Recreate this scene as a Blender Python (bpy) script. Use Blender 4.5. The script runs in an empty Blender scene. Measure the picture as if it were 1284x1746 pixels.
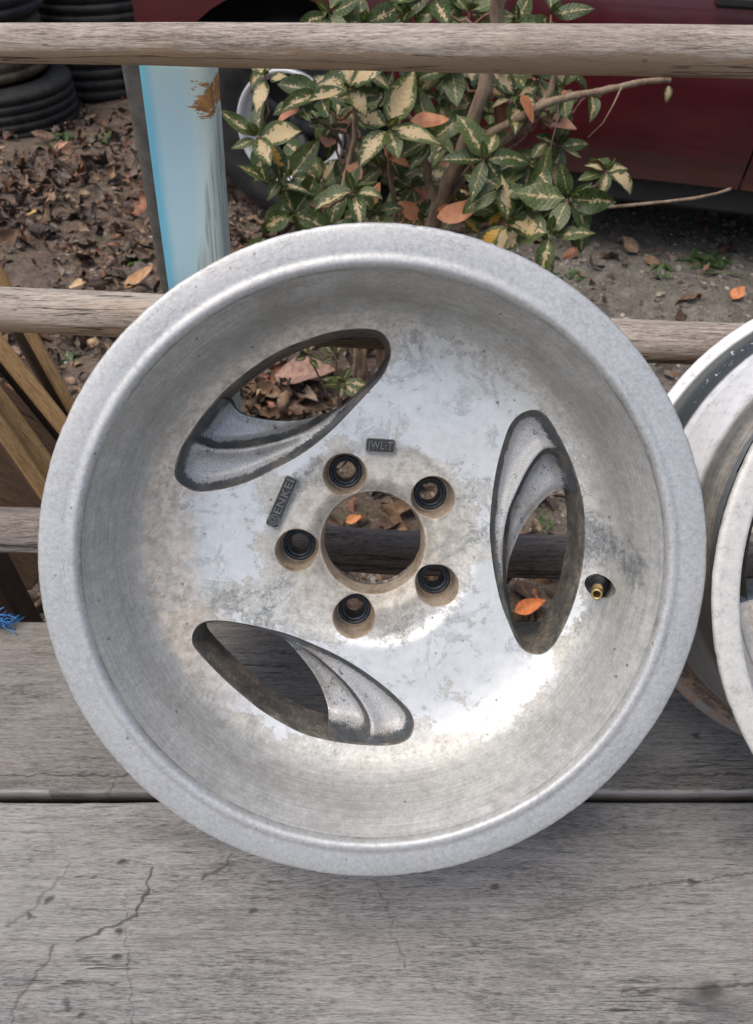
import bpy, math, random
import numpy as np
from mathutils import Vector, Matrix, noise as mnoise
from mathutils.geometry import delaunay_2d_cdt
R_ = math.radians
random.seed(7); rng = np.random.default_rng(7)
sc = bpy.context.scene
COL = sc.collection
# ------------------------------------------------------------------ camera, sky, sun, exposure
CAM = Vector((0, 0, 0.6725)); PITCH = R_(45); F_PX = 1300.0; GZ = -0.4253     # bench top is z = 0, ground z = GZ
cd = bpy.data.cameras.new("camera"); cam = bpy.data.objects.new("camera", cd); COL.objects.link(cam)
cam.location = CAM; cam.rotation_euler = (R_(90) - PITCH, 0, 0)
cd.sensor_fit = 'VERTICAL'; cd.sensor_height = 24; cd.lens = 24 * F_PX / 1746; cd.clip_start = 0.02; cd.clip_end = 300
cd.dof.use_dof = True; cd.dof.focus_distance = 0.54; cd.dof.aperture_fstop = 11
sc.camera = cam
SUN_EL, SUN_AZ = 70, 243          # azimuth of the sun, degrees clockwise from +Y
w = bpy.data.worlds.new("World"); sc.world = w; w.use_nodes = True
nt = w.node_tree; bg = nt.nodes['Background']; sky = nt.nodes.new('ShaderNodeTexSky')
sky.sky_type = 'NISHITA'; sky.sun_disc = False; sky.sun_elevation = R_(SUN_EL); sky.sun_rotation = R_(SUN_AZ)
sky.air_density = 1.0; sky.dust_density = 5.5; sky.ozone_density = 1.0
nt.links.new(sky.outputs[0], bg.inputs[0]); bg.inputs[1].default_value = 0.15
sl = bpy.data.lights.new("sun", 'SUN'); sl.energy = .75; sl.angle = R_(45); sl.color = (1.0, 0.985, 0.96)
so = bpy.data.objects.new("sun", sl); COL.objects.link(so)
sd = Vector((math.sin(R_(SUN_AZ)) * math.cos(R_(SUN_EL)), math.cos(R_(SUN_AZ)) * math.cos(R_(SUN_EL)), math.sin(R_(SUN_EL))))
so.rotation_euler = sd.to_track_quat('Z', 'Y').to_euler()
sc.view_settings.view_transform = 'Standard'; sc.view_settings.look = 'None'; sc.view_settings.gamma = 1
sc.view_settings.exposure = 0.22

FW = Vector((0, math.cos(PITCH), -math.sin(PITCH))); UP = Vector((0, math.sin(PITCH), math.cos(PITCH)))
def at(px, py, Y=None, z=None):            # the world point a photo pixel shows at distance Y or height z
    d = FW + Vector((1, 0, 0)) * (px - 642) / F_PX - UP * (py - 873) / F_PX
    t = Y / d.y if Y is not None else (z - CAM.z) / d.z
    return CAM + d * t

# ------------------------------------------------------------------ helpers
def tag(o, label=None, cat=None, group=None, kind=None):
    if label: o['label'] = label
    if cat: o['category'] = cat
    if group: o['group'] = group
    if kind: o['kind'] = kind
    return o
def empty(name, loc=(0, 0, 0), rot=(0, 0, 0)):
    o = bpy.data.objects.new(name, None); COL.objects.link(o); o.location = loc; o.rotation_euler = rot
    o.empty_display_size = 0.05
    return o
class MB:
    def __init__(s): s.v = []; s.f = []; s.mi = []; s.att = {}; s.uv = None
    def add(s, vs, fs, mi=0):
        b = len(s.v); s.v += [tuple(x) for x in vs]; s.f += [tuple(i + b for i in f) for f in fs]; s.mi += [mi] * len(fs); return b
    def build(s, name, mats, parent=None, smooth=True):
        me = bpy.data.meshes.new(name); me.from_pydata(s.v, [], s.f); 
        if not isinstance(mats, (list, tuple)): mats = [mats]
        for m in mats: me.materials.append(m)
        me.polygons.foreach_set('material_index', s.mi)
        me.polygons.foreach_set('use_smooth', [smooth] * len(s.f))
        for k, (dom, ty, dat) in s.att.items():
            a = me.attributes.new(k, ty, dom)
            a.data.foreach_set('value' if ty == 'FLOAT' else ('color' if 'COLOR' in ty else 'vector'), np.asarray(dat, dtype=np.float32).ravel())
        me.update()
        o = bpy.data.objects.new(name, me); COL.objects.link(o); o.parent = parent
        return o
    def tube(s, pts, rad, seg=10, cap=True, mi=0):
        pts = [Vector(p) for p in pts]; n = len(pts)
        if not hasattr(rad, '__len__'): rad = [rad] * n
        t0 = (pts[1] - pts[0]).normalized(); ref = Vector((0, 0, 1)) if abs(t0.z) < .9 else Vector((1, 0, 0))
        a = t0.cross(ref).normalized(); vs = []
        for i in range(n):
            t = (pts[min(i + 1, n - 1)] - pts[max(i - 1, 0)]).normalized()
            a = (a - t * a.dot(t)).normalized(); b = t.cross(a)
            for k in range(seg):
                an = 2 * math.pi * k / seg; vs.append(pts[i] + (a * math.cos(an) + b * math.sin(an)) * rad[i])
        fs = [(i * seg + k, i * seg + (k + 1) % seg, (i + 1) * seg + (k + 1) % seg, (i + 1) * seg + k) for i in range(n - 1) for k in range(seg)]
        if cap: fs += [tuple(range(seg))[::-1], tuple((n - 1) * seg + k for k in range(seg))]
        return s.add(vs, fs, mi)
    def lathe(s, prof, seg=96, closed=False, mi=0, c=(0, 0, 0), jitter=None):
        vs = []; n = len(prof)
        for i, (r, z) in enumerate(prof):
            for k in range(seg):
                an = 2 * math.pi * k / seg
                rr = r + (jitter(i, an) if jitter else 0)
                vs.append((c[0] + rr * math.cos(an), c[1] + rr * math.sin(an), c[2] + z))
        fs = []
        for i in range(n if closed else n - 1):
            j = (i + 1) % n
            for k in range(seg):
                k2 = (k + 1) % seg
                fs.append((i * seg + k, j * seg + k, j * seg + k2, i * seg + k2))
        return s.add(vs, fs, mi)
    def box(s, c, d, rot=None, mi=0, bev=0.0):
        hx, hy, hz = d[0] / 2, d[1] / 2, d[2] / 2; b = min(bev, hx * .9, hy * .9, hz * .9)
        M = rot.to_matrix() if rot is not None and not isinstance(rot, Matrix) else (rot or Matrix.Identity(3)); c = Vector(c)
        if b <= 0:
            vs = [c + M @ Vector((x * hx, y * hy, z * hz)) for x in (-1, 1) for y in (-1, 1) for z in (-1, 1)]
            return s.add(vs, [(0, 1, 3, 2), (4, 6, 7, 5), (0, 4, 5, 1), (2, 3, 7, 6), (0, 2, 6, 4), (1, 5, 7, 3)], mi)
        vs = []; ix = {}
        for x in (-1, 1):
            for y in (-1, 1):
                for z in (-1, 1):
                    for a in range(3):
                        q = [x * (hx - b), y * (hy - b), z * (hz - b)]; q[a] = (x * hx, y * hy, z * hz)[a]
                        ix[(x, y, z, a)] = len(vs); vs.append(c + M @ Vector(q))
        fs = []
        for a in range(3):
            o = [i for i in range(3) if i != a]
            for sg in (-1, 1):
                f = []
                for p, q in ((-1, -1), (1, -1), (1, 1), (-1, 1)):
                    k = [0, 0, 0]; k[a] = sg; k[o[0]] = p; k[o[1]] = q; f.append(ix[(*k, a)])
                fs.append(f)
            for p in (-1, 1):
                for q in (-1, 1):
                    f = []
                    for (sg, ax) in ((-1, o[0]), (-1, o[1]), (1, o[1]), (1, o[0])):
                        k = [0, 0, 0]; k[o[0]] = p; k[o[1]] = q; k[a] = sg; f.append(ix[(*k, ax)])
                    fs.append(f)
        for x in (-1, 1):
            for y in (-1, 1):
                for z in (-1, 1): fs.append([ix[(x, y, z, a)] for a in range(3)])
        return s.add(vs, fs, mi)
def fixn(o):
    import bmesh
    bm = bmesh.new(); bm.from_mesh(o.data); bmesh.ops.recalc_face_normals(bm, faces=bm.faces); bm.to_mesh(o.data); bm.free(); return o

# ------------------------------------------------------------------ material helpers
class NB:
    def __init__(s, name):
        s.m = bpy.data.materials.new(name); s.m.use_nodes = True; s.t = s.m.node_tree
        s.p = s.t.nodes['Principled BSDF']; s.tc = s.t.nodes.new('ShaderNodeTexCoord'); s.o = s.tc.outputs['Object']
    def _in(s, sock, v):
        if v is None: return
        if isinstance(v, bpy.types.NodeSocket): s.t.links.new(v, sock)
        else:
            if sock.type == 'RGBA' and len(v) == 3: v = (*v, 1)
            sock.default_value = v
    def node(s, ty, ins, **at_):
        n = s.t.nodes.new(ty)
        for k, v in at_.items(): setattr(n, k, v)
        for k, v in ins.items(): s._in(n.inputs[k], v)
        return n
    def math(s, op, a, b=None, c=None, clamp=False): return s.node('ShaderNodeMath', {0: a, 1: b, 2: c}, operation=op, use_clamp=clamp).outputs[0]
    def vm(s, op, a, b=None): return s.node('ShaderNodeVectorMath', {0: a, 1: b}, operation=op)
    def scale(s, v, sx, sy, sz): return s.vm('MULTIPLY', v, (sx, sy, sz)).outputs[0]
    def noise(s, v, sc_, det=6, rough=.6, dist=0, col=False):
        n = s.node('ShaderNodeTexNoise', {'Vector': v, 'Scale': sc_, 'Detail': det, 'Roughness': rough, 'Distortion': dist}); return n.outputs['Color' if col else 'Fac']
    def vor(s, v, sc_, feat='F1', rnd=1.0, out='Distance'):
        n = s.node('ShaderNodeTexVoronoi', {'Vector': v, 'Scale': sc_, 'Randomness': rnd}, feature=feat); return n.outputs[out]
    def ramp(s, f, els, interp='LINEAR'):
        n = s.node('ShaderNodeValToRGB', {0: f}); cr = n.color_ramp; cr.interpolation = interp
        while len(cr.elements) > 1: cr.elements.remove(cr.elements[-1])
        for i, (p, c) in enumerate(els):
            e = cr.elements[0] if i == 0 else cr.elements.new(p)
            e.position = p; e.color = (c, c, c, 1) if isinstance(c, (int, float)) else (*c, 1)
        return n.outputs[0]
    def ss(s, f, a, b): return s.node('ShaderNodeMapRange', {0: f, 1: a, 2: b, 3: 0.0, 4: 1.0}, interpolation_type='SMOOTHSTEP').outputs[0]
    def mix(s, f, a, b, mode='MIX'):
        n = s.t.nodes.new('ShaderNodeMix'); n.data_type = 'RGBA'; n.blend_type = mode
        s._in(n.inputs[0], f); s._in(n.inputs[6], a); s._in(n.inputs[7], b); return n.outputs[2]
    def attr(s, name, out='Fac'): return s.node('ShaderNodeAttribute', {}, attribute_name=name).outputs[out]
    def bump(s, h, strength=.3, dist=.001, nrm=None):
        return s.node('ShaderNodeBump', {'Height': h, 'Strength': strength, 'Distance': dist, 'Normal': nrm}).outputs[0]
    def xyz(s, v): n = s.node('ShaderNodeSeparateXYZ', {0: v}); return n.outputs
    def comb(s, x, y, z): return s.node('ShaderNodeCombineXYZ', {0: x, 1: y, 2: z}).outputs[0]
    def done(s, **k):
        for a, b in k.items(): s._in(s.p.inputs[a.replace('_', ' ')], b)
        return s.m
def plain(name, col, rough=.6, metal=0, nscale=40, var=.25, bump=.2):
    b = NB(name); n = b.noise(b.o, nscale, 8, .65); lo = tuple(c * (1 - var) for c in col); hi = tuple(min(1, c * (1 + var)) for c in col)
    return b.done(Base_Color=b.ramp(n, [(.3, lo), (.7, hi)]), Roughness=rough, Metallic=metal, Normal=b.bump(n, bump, .002))

def wood(name, dark, light, brown=None, brown_z=None, gs=1.0, crack=.5, off=0, marks=False, con=1.0):
    b = NB(name); v = b.vm('ADD', b.o, (off, off * 1.7, off * .3)).outputs[0]
    wv = b.vm('ADD', v, b.scale(b.noise(b.scale(v, 3, 14, 14), 1.0, 3, .5, col=True), .0, .012, .012)).outputs[0]
    fine = b.noise(b.scale(wv, 130, 1000, 1000), gs, 5, .75)
    med = b.noise(b.scale(wv, 26, 330, 330), gs, 8, .74)
    big = b.noise(b.scale(v, 5, 13, 13), 1.0, 5, .6)
    g = b.math('ADD', b.math('MULTIPLY', fine, .56), b.math('ADD', b.math('MULTIPLY', med, .38), b.math('MULTIPLY', big, .28)))
    col = b.ramp(g, [(.60 - .10 * con, dark), (.60, tuple((x * .42 + y * .58) for x, y in zip(dark, light))), (.60 + .10 * con, light)])
    hl = b.math('ABSOLUTE', b.math('SUBTRACT', b.noise(b.scale(wv, 3.5, 260, 260), gs, 5, .62), .5)); hl = b.math('MULTIPLY', b.math('SUBTRACT', 1.0, b.ss(hl, .0, .020)), b.ss(big, .42, .58)); col = b.mix(b.math('MULTIPLY', hl, .5), col, tuple(x * .55 for x in dark))
    tone = b.noise(b.scale(v, 3.5, 11, 11), 1.0, 7, .68); col = b.mix(b.math('MULTIPLY', b.ss(tone, .50, .64), .38), col, tuple(min(1, x * 1.22) for x in light)); col = b.mix(b.math('MULTIPLY', b.ss(tone, .48, .36), .40), col, tuple(x * 1.5 for x in dark))
    iso = b.noise(v, 520, 5, .75); col = b.mix(b.math('MULTIPLY', b.ss(iso, .58, .68), .18), col, dark); col = b.mix(b.math('MULTIPLY', b.ss(iso, .46, .36), .12), col, light)
    warm = b.noise(b.scale(v, 4, 16, 16), 1.3, 4, .6)
    col = b.mix(b.math('MULTIPLY', b.ss(warm, .5, .72), .18 if marks else .45), col, (light[0] * .95, light[1] * .84, light[2] * .68))
    if brown:
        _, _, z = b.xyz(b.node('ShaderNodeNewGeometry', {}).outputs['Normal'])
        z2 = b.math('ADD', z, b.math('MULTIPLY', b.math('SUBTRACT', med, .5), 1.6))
        col = b.mix(b.math('MULTIPLY', b.ss(z2, brown_z[0], brown_z[1]), .8), col, brown)  # brown on downward faces, the poles' underside shade put into the colour
    # thin checks along the grain
    cn = b.noise(b.scale(wv, 3.5, 95, 95), 1.0, 4, .55)
    line = b.math('SUBTRACT', 1.0, b.ss(b.math('ABSOLUTE', b.math('SUBTRACT', cn, .5)), .0, .016))
    gate = b.ss(b.noise(b.scale(v, 7, 22, 22), 1.0, 3, .5), .62 - .2 * crack, .74 - .2 * crack)
    ck = b.math('MULTIPLY', line, gate)
    col = b.mix(b.math('MULTIPLY', ck, .85), col, (.025, .022, .02))
    pits = b.math('SUBTRACT', 1.0, b.ss(b.vor(b.scale(v, 30, 60, 60), 1.0), .0, .11))
    col = b.mix(b.math('MULTIPLY', pits, .6), col, (.05, .045, .04))
    h = b.math('SUBTRACT', b.math('ADD', g, b.math('MULTIPLY', iso, .3)), b.math('MULTIPLY', ck, .9))
    if marks:
        mk, kn, sn = b.xyz(b.attr('marks', 'Color'))
        jag = b.math('ADD', .75, b.math('MULTIPLY', fine, .5))
        st = b.math('MULTIPLY', sn, b.math('ADD', .6, b.math('MULTIPLY', med, .8))); col = b.mix(st, col, (.085, .082, .085))
        k2 = b.math('MULTIPLY', kn, jag, clamp=True); col = b.mix(k2, col, (.03, .028, .026))
        m2 = b.math('MULTIPLY', mk, jag, clamp=True); col = b.mix(m2, col, (.04, .035, .03))
        pale = b.math('SUBTRACT', 1.0, b.attr('marks', 'Alpha')); col = b.mix(b.math('MULTIPLY', pale, b.math('ADD', .4, b.math('MULTIPLY', med, .8))), col, (.62, .585, .55))
        h = b.math('SUBTRACT', h, b.math('ADD', b.math('MULTIPLY', m2, .6), b.math('MULTIPLY', k2, .4)))
    return b.done(Base_Color=col, Roughness=b.math('ADD', .72, b.math('MULTIPLY', g, .2)), Specular_IOR_Level=.3, Normal=b.bump(h, .75, .0016))

def bench_pt(px, py): p = at(px, py, z=0.0); return (p.x, p.y)
front_cracks = [
    ([bench_pt(*q) for q in ((262, 1480), (258, 1512), (240, 1530), (236, 1560), (205, 1575), (170, 1590), (130, 1605))], .0016, .75),
    ([bench_pt(*q) for q in ((95, 1610), (80, 1625), (72, 1650), (48, 1680), (25, 1710), (14, 1746), (0, 1790))], .0016, .5),
    ([bench_pt(*q) for q in ((120, 1470), (100, 1500), (60, 1545), (10, 1580))], .002, .35),
    ([bench_pt(*q) for q in ((400, 1452), (385, 1475), (345, 1497))], .0014, .6),
    ([bench_pt(*q) for q in ((212, 1525), (215, 1600), (220, 1680), (226, 1746))], .0006, .55),
    ([bench_pt(*q) for q in ((640, 1500), (655, 1540), (668, 1590), (690, 1650))], .0007, .55),
    ([bench_pt(*q) for q in ((0, 1680), (60, 1676), (130, 1672), (200, 1676))], .0008, .6),
    ([bench_pt(*q) for q in ((1080, 1512), (1180, 1503), (1284, 1490), (1400, 1486))], .0009, .6),
    ([bench_pt(*q) for q in ((1060, 1690), (1150, 1684), (1230, 1680), (1400, 1672))], .0012, .7)]
front_knots = [(*bench_pt(1212, 1690), .016, .009, .6), (*bench_pt(1180, 1505), .008, .004, .7), (*bench_pt(205, 1587), .004, .004, .8), (*bench_pt(200, 1632), .006, .003, .8),
    (*bench_pt(50, 1560), .004, .004, .7), (*bench_pt(86, 1534), .004, .003, .7), (*bench_pt(208, 1466), .005, .003, .8), (*bench_pt(140, 1732), .005, .003, .8), (*bench_pt(430, 1552), .005, .003, .7), (*bench_pt(847, 1511), .005, .003, .7),
    (*bench_pt(810, 1610), .004, .003, .6), (*bench_pt(114, 1712), .004, .004, .6)]
front_stains_shade = [(*bench_pt(1220, 1705), .03, .018, .6), (*bench_pt(900, 1400), .10, .03, .45), (*bench_pt(330, 1420), .09, .02, .30), (*bench_pt(60, 1540), .06, .03, .12)]  # the widest ones paint the wheels' shadow on the board
back_knots = [(*bench_pt(1185, 1253), .009, .004, .8), (*bench_pt(60, 1190), .006, .003, .8), (*bench_pt(50, 1138), .006, .003, .6), (*bench_pt(18, 1102), .008, .003, .7)]
back_cracks = [([bench_pt(*q) for q in ((-60, 1322), (80, 1321), (190, 1323), (260, 1321))], .0008, .8), ([bench_pt(*q) for q in ((200, 1325), (190, 1345), (172, 1355))], .001, .6),
    ([bench_pt(*q) for q in ((-50, 1112), (100, 1113), (400, 1114), (500, 1112))], .0008, .7), ([bench_pt(*q) for q in ((1040, 1321), (1160, 1320), (1400, 1322))], .0008, .7)]
M = {}
M['bench_front'] = wood('bench_front', (.085, .082, .079), (.38, .37, .355), off=0, crack=.35, marks=True)
M['bench_back'] = wood('bench_back', (.075, .071, .066), (.31, .293, .27), off=3.1, crack=.45, marks=True)
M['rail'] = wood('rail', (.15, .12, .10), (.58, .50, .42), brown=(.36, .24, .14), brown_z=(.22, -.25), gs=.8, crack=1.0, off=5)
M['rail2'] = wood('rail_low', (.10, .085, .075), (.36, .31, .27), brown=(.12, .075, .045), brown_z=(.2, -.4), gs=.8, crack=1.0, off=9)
M['lumber'] = wood('sawn_timber', (.40, .22, .09), (.72, .46, .22), gs=.6, crack=.5, off=12)
M['lumber_face'] = wood('dark_board', (.05, .032, .02), (.17, .11, .07), gs=.6, crack=.6, off=15)  # on leaning boards' broad faces, their shade is put into this darker colour
M['leg'] = plain('painted_brown_wood', (.07, .04, .028), .7, nscale=60)
M['grey_post'] = plain('grey_post_wood', (.11, .10, .085), .85, nscale=50, var=.5, bump=.5)

# blue painted post
def blue_paint():
    b = NB('blue_post_paint'); v = b.vm('ADD', b.o, (0, 0, -.55)).outputs[0]; x, y, z = b.xyz(v)
    vert = b.noise(b.scale(v, 260, 260, 9), 1.0, 5, .6); fade = b.noise(b.scale(v, 30, 30, 4), 1.0, 4, .6)
    side = b.ss(b.math('ADD', x, b.math('MULTIPLY', b.math('SUBTRACT', fade, .5), .012)), -.0245, -.0140)
    col = b.mix(side, (.18, .55, .72), (.55, .80, .85))
    side2 = b.ss(b.math('ADD', x, b.math('MULTIPLY', b.math('SUBTRACT', fade, .5), .03)), .0, .026)
    col = b.mix(side2, col, (.74, .86, .78))
    worn = b.ss(b.math('ADD', b.math('ADD', b.math('MULTIPLY', x, 22), b.math('MULTIPLY', b.math('SUBTRACT', .30, z), 4.0)), b.math('MULTIPLY', b.math('SUBTRACT', fade, .5), .8)), .38, .50)
    ridg = b.ss(vert, .44, .54)
    col = b.mix(b.math('MULTIPLY', worn, b.math('SUBTRACT', 1.0, ridg)), col, (.36, .43, .40))
    col = b.mix(b.math('MULTIPLY', worn, b.math('MULTIPLY', ridg, .5)), col, (.55, .62, .57))
    dd = b.vm('LENGTH', b.scale(b.vm('SUBTRACT', b.vm('ADD', v, b.scale(b.noise(b.scale(v, 60, 60, 160), 1.0, 5, .7, col=True), .022, 0, .022)).outputs[0], (.0375, 0, .366)).outputs[0], 1 / .013, 0, 1 / .013)).outputs['Value']
    rn = b.noise(b.scale(v, 90, 90, 260), 1.0, 6, .75); rust = b.ss(b.math('SUBTRACT', b.math('ADD', b.math('MULTIPLY', rn, 1.6), -.45), b.math('MULTIPLY', dd, .36)), .0, .07)
    col = b.mix(b.math('MULTIPLY', rust, .95), col, b.ramp(b.noise(v, 150, 4), [(.4, (.30, .10, .02)), (.6, (.55, .24, .04))]))
    speck = b.math('SUBTRACT', 1.0, b.ss(b.vor(b.scale(v, 45, 45, 25), 1.0), .02, .10))
    col = b.mix(b.math('MULTIPLY', speck, .5), col, (.16, .42, .52))
    return b.done(Base_Color=col, Roughness=.5, Normal=b.bump(b.math('MULTIPLY', vert, b.math('ADD', .15, worn)), .5, .001))
M['blue'] = blue_paint()

# weathered aluminium of the wheels
def alu(name, kind):
    b = NB(name); v = b.o; x, y0, z = b.xyz(v); y = b.math('SUBTRACT', y0, .215)
    r = b.math('SQRT', b.math('ADD', b.math('MULTIPLY', x, x), b.math('MULTIPLY', y, y)))
    streak = b.noise(b.comb(b.math('MULTIPLY', x, 14), b.math('MULTIPLY', y, 14), b.math('MULTIPLY', b.math('ADD', r, z), 620)), 1.0, 4, .6)
    blot = b.noise(v, 26, 12, .74, .3); blot2 = b.noise(b.vm('ADD', v, (3, 1, 2)).outputs[0], 11, 12, .70, .5)
    fine = b.noise(v, 420, 5, .7); mid = b.noise(v, 130, 7, .7)
    if kind == 'barrel':
        inner = b.math('SUBTRACT', 1.0, b.ss(b.math('ADD', r, b.math('MULTIPLY', b.math('SUBTRACT', blot, .5), .004)), .1882, .1895))
        rearin = b.ss(z, -.075, -.09)
        lip = b.ramp(b.math('ADD', b.math('MULTIPLY', b.noise(v, 240, 7, .75), .45), b.math('ADD', b.math('MULTIPLY', fine, .35), b.math('MULTIPLY', blot, .2))), [(.36, (.38, .39, .388)), (.5, (.53, .545, .54)), (.64, (.66, .675, .665))])
        lip = b.mix(b.math('MULTIPLY', b.ss(b.noise(b.vm('ADD', v, (5, 5, 5)).outputs[0], 14, 6, .6), .52, .64), .16), lip, (.70, .645, .60))
        nk = b.math('MULTIPLY', b.math('SUBTRACT', 1.0, b.ss(b.vor(b.vm('ADD', v, b.scale(b.noise(v, 300, 3, col=True), .004, .004, .004)).outputs[0], 70), .04, .09)), b.ss(b.noise(v, 22, 3), .5, .6)); lip = b.mix(b.math('MULTIPLY', nk, .7), lip, (.16, .15, .14))
        scv = b.comb(b.math('MULTIPLY', x, 160), b.math('MULTIPLY', y, 38), z); scn = b.math('ABSOLUTE', b.math('SUBTRACT', b.noise(scv, 1.0, 2, .5), .5)); scm = b.math('MULTIPLY', b.math('SUBTRACT', 1.0, b.ss(scn, .0, .008)), b.ss(b.noise(v, 30, 3), .56, .64)); lip = b.mix(b.math('MULTIPLY', scm, .55), lip, (.28, .27, .26))
        rimd = b.math('MULTIPLY', b.ss(b.math('ADD', r, b.math('MULTIPLY', b.math('SUBTRACT', mid, .5), .006)), .2135, .2148), .5); lip = b.mix(rimd, lip, (.38, .34, .29))
        wall = b.ramp(b.math('ADD', b.math('MULTIPLY', streak, .30), b.math('ADD', b.math('MULTIPLY', mid, .45), b.math('MULTIPLY', fine, .25))), [(.36, (.24, .23, .205)), (.50, (.37, .36, .335)), (.64, (.52, .51, .49))])
        col = b.mix(inner, lip, wall)
        cru = b.math('MULTIPLY', b.ss(blot, .56, .66), inner)
        col = b.mix(b.math('MULTIPLY', cru, .45), col, (.54, .53, .50)); drk = b.math('MULTIPLY', b.ss(blot2, .50, .62), inner); col = b.mix(b.math('MULTIPLY', drk, .45), col, (.17, .165, .15))
        ln = b.math('SUBTRACT', 1.0, b.ss(b.math('ABSOLUTE', b.math('SUBTRACT', b.noise(b.comb(b.math('MULTIPLY', x, 25), b.math('MULTIPLY', y, 25), b.math('MULTIPLY', b.math('ADD', r, z), 200)), 1.0, 4, .6), .5)), 0, .012))
        ln = b.math('MULTIPLY', ln, b.ss(blot2, .5, .6))
        col = b.mix(b.math('MULTIPLY', ln, .5), col, (.12, .115, .10))
        spk = b.math('MULTIPLY', b.math('SUBTRACT', 1.0, b.ss(b.vor(v, 95), .05, .12)), b.ss(b.noise(v, 40, 3), .5, .6))
        col = b.mix(b.math('MULTIPLY', spk, .7), col, (.10, .09, .08))
        dust = b.math('MULTIPLY', b.math('SUBTRACT', 1.0, b.ss(r, .186, .192)), rearin)
        col = b.mix(b.math('MULTIPLY', dust, .85), col, b.ramp(mid, [(.4, (.17, .105, .06)), (.65, (.36, .25, .16))]))
        met = b.math('MULTIPLY', b.math('SUBTRACT', .50, b.math('MULTIPLY', inner, .04)), b.math('SUBTRACT', 1.0, b.math('MULTIPLY', dust, .9)))
        rough = b.math('ADD', .40, b.math('MULTIPLY', mid, .25))
        h = b.math('ADD', b.math('MULTIPLY', mid, .6), b.math('MULTIPLY', fine, .5))
        return b.done(Base_Color=col, Metallic=met, Roughness=rough, Normal=b.bump(h, .30, .0006))
    if kind == 'neighbour':
        dkz = b.math('MULTIPLY', b.ss(z, -.006, -.02), b.ss(r, .205, .19))
        lip = b.ramp(b.math('ADD', b.math('MULTIPLY', mid, .6), b.math('MULTIPLY', fine, .4)), [(.34, (.38, .37, .34)), (.46, (.64, .635, .59)), (.66, (.80, .79, .73))])
        scr = b.noise(b.comb(b.math('MULTIPLY', x, 30), b.math('MULTIPLY', y, 30), b.math('MULTIPLY', z, 900)), 1.0, 5, .7)
        body = b.ramp(b.math('ADD', b.math('MULTIPLY', scr, .5), b.math('MULTIPLY', mid, .5)), [(.34, (.13, .125, .11)), (.5, (.30, .285, .25)), (.66, (.46, .44, .39))])
        bright = b.ramp(b.math('ADD', b.math('MULTIPLY', scr, .4), b.math('MULTIPLY', mid, .6)), [(.36, (.42, .42, .41)), (.46, (.78, .79, .79)), (.66, (.92, .93, .93))])
        body = b.mix(b.ss(z, -.128, -.136), body, bright)
        col = b.mix(b.ss(z, -.01, -.02), lip, body)
        # black tyre residue in the two bead seats
        s1 = b.math('SUBTRACT', 1.0, b.ss(b.math('ABSOLUTE', b.math('SUBTRACT', z, -.193)), .012, .017)); s1 = b.math('MULTIPLY', s1, b.math('SUBTRACT', 1.0, b.ss(r, .205, .2085)))
        s2 = b.math('SUBTRACT', 1.0, b.ss(b.math('ABSOLUTE', b.math('SUBTRACT', z, -.034)), .016, .024)); s3 = b.math('SUBTRACT', 1.0, b.ss(b.math('ABSOLUTE', b.math('SUBTRACT', z, -.126)), .002, .007))
        res = b.math('MAXIMUM', b.math('MAXIMUM', s1, s2), b.math('MULTIPLY', s3, .6)); ch = b.math('ADD', b.math('MULTIPLY', mid, .6), b.math('MULTIPLY', fine, .4))
        res = b.math('MULTIPLY', res, b.ss(b.math('ADD', ch, b.math('MULTIPLY', b.math('SUBTRACT', blot2, .5), .3)), .66, .58))
        col = b.mix(res, col, (.035, .045, .05))
        low = b.math('MULTIPLY', b.ss(y, .0, -.06), b.ss(z, -.03, -.10))  # shade under the wheel painted on its lower barrel; rust follows at the flange
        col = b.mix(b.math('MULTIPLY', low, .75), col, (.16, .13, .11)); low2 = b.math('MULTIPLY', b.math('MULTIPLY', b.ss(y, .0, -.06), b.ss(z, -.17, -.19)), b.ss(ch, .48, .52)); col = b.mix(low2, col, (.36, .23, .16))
        met = b.math('MULTIPLY', b.math('SUBTRACT', 1.0, res), .2)
        return b.done(Base_Color=col, Metallic=met, Roughness=b.math('ADD', .36, b.math('MULTIPLY', mid, .25)), Normal=b.bump(b.math('ADD', ch, b.math('MULTIPLY', res, .3)), .3, .0006))
    # disc face
    pol = b.math('ADD', b.math('MULTIPLY', blot, .55), b.math('MULTIPLY', blot2, .45))
    ring = b.math('MULTIPLY', b.ss(r, .150, .164), .10)                      # oxide creeps out of the corner with the barrel
    hubm = b.math('MULTIPLY', b.math('SUBTRACT', 1.0, b.ss(r, .055, .092)), .12)
    topm = b.math('MULTIPLY', b.ss(y, .09, .16), .02)
    pol = b.math('SUBTRACT', b.math('SUBTRACT', b.math('SUBTRACT', pol, ring), hubm), topm)
    for bx, by, br, ba in ((.045, .112, .060, .085), (-.128, .012, .045, .10), (.085, -.115, .070, .065), (-.01, -.075, .04, .04), (.05, .0, .03, -.02), (-.098, -.045, .030, -.07), (.098, .095, .022, -.10), (.150, .02, .03, -.10), (.0, .140, .03, -.06), (-.135, -.095, .03, .05)):  # positive ones paint bright sky reflections into the polished patches
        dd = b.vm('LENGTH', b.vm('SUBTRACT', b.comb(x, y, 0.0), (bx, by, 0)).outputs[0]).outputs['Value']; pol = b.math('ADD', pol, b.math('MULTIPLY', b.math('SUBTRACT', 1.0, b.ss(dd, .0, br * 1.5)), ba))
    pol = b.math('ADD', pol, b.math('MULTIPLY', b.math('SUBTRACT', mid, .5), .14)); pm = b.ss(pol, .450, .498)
    oxid = b.ramp(b.math('ADD', b.math('MULTIPLY', mid, .55), b.math('MULTIPLY', fine, .45)), [(.34, (.33, .33, .31)), (.48, (.55, .55, .51)), (.62, (.74, .74, .69))])
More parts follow.
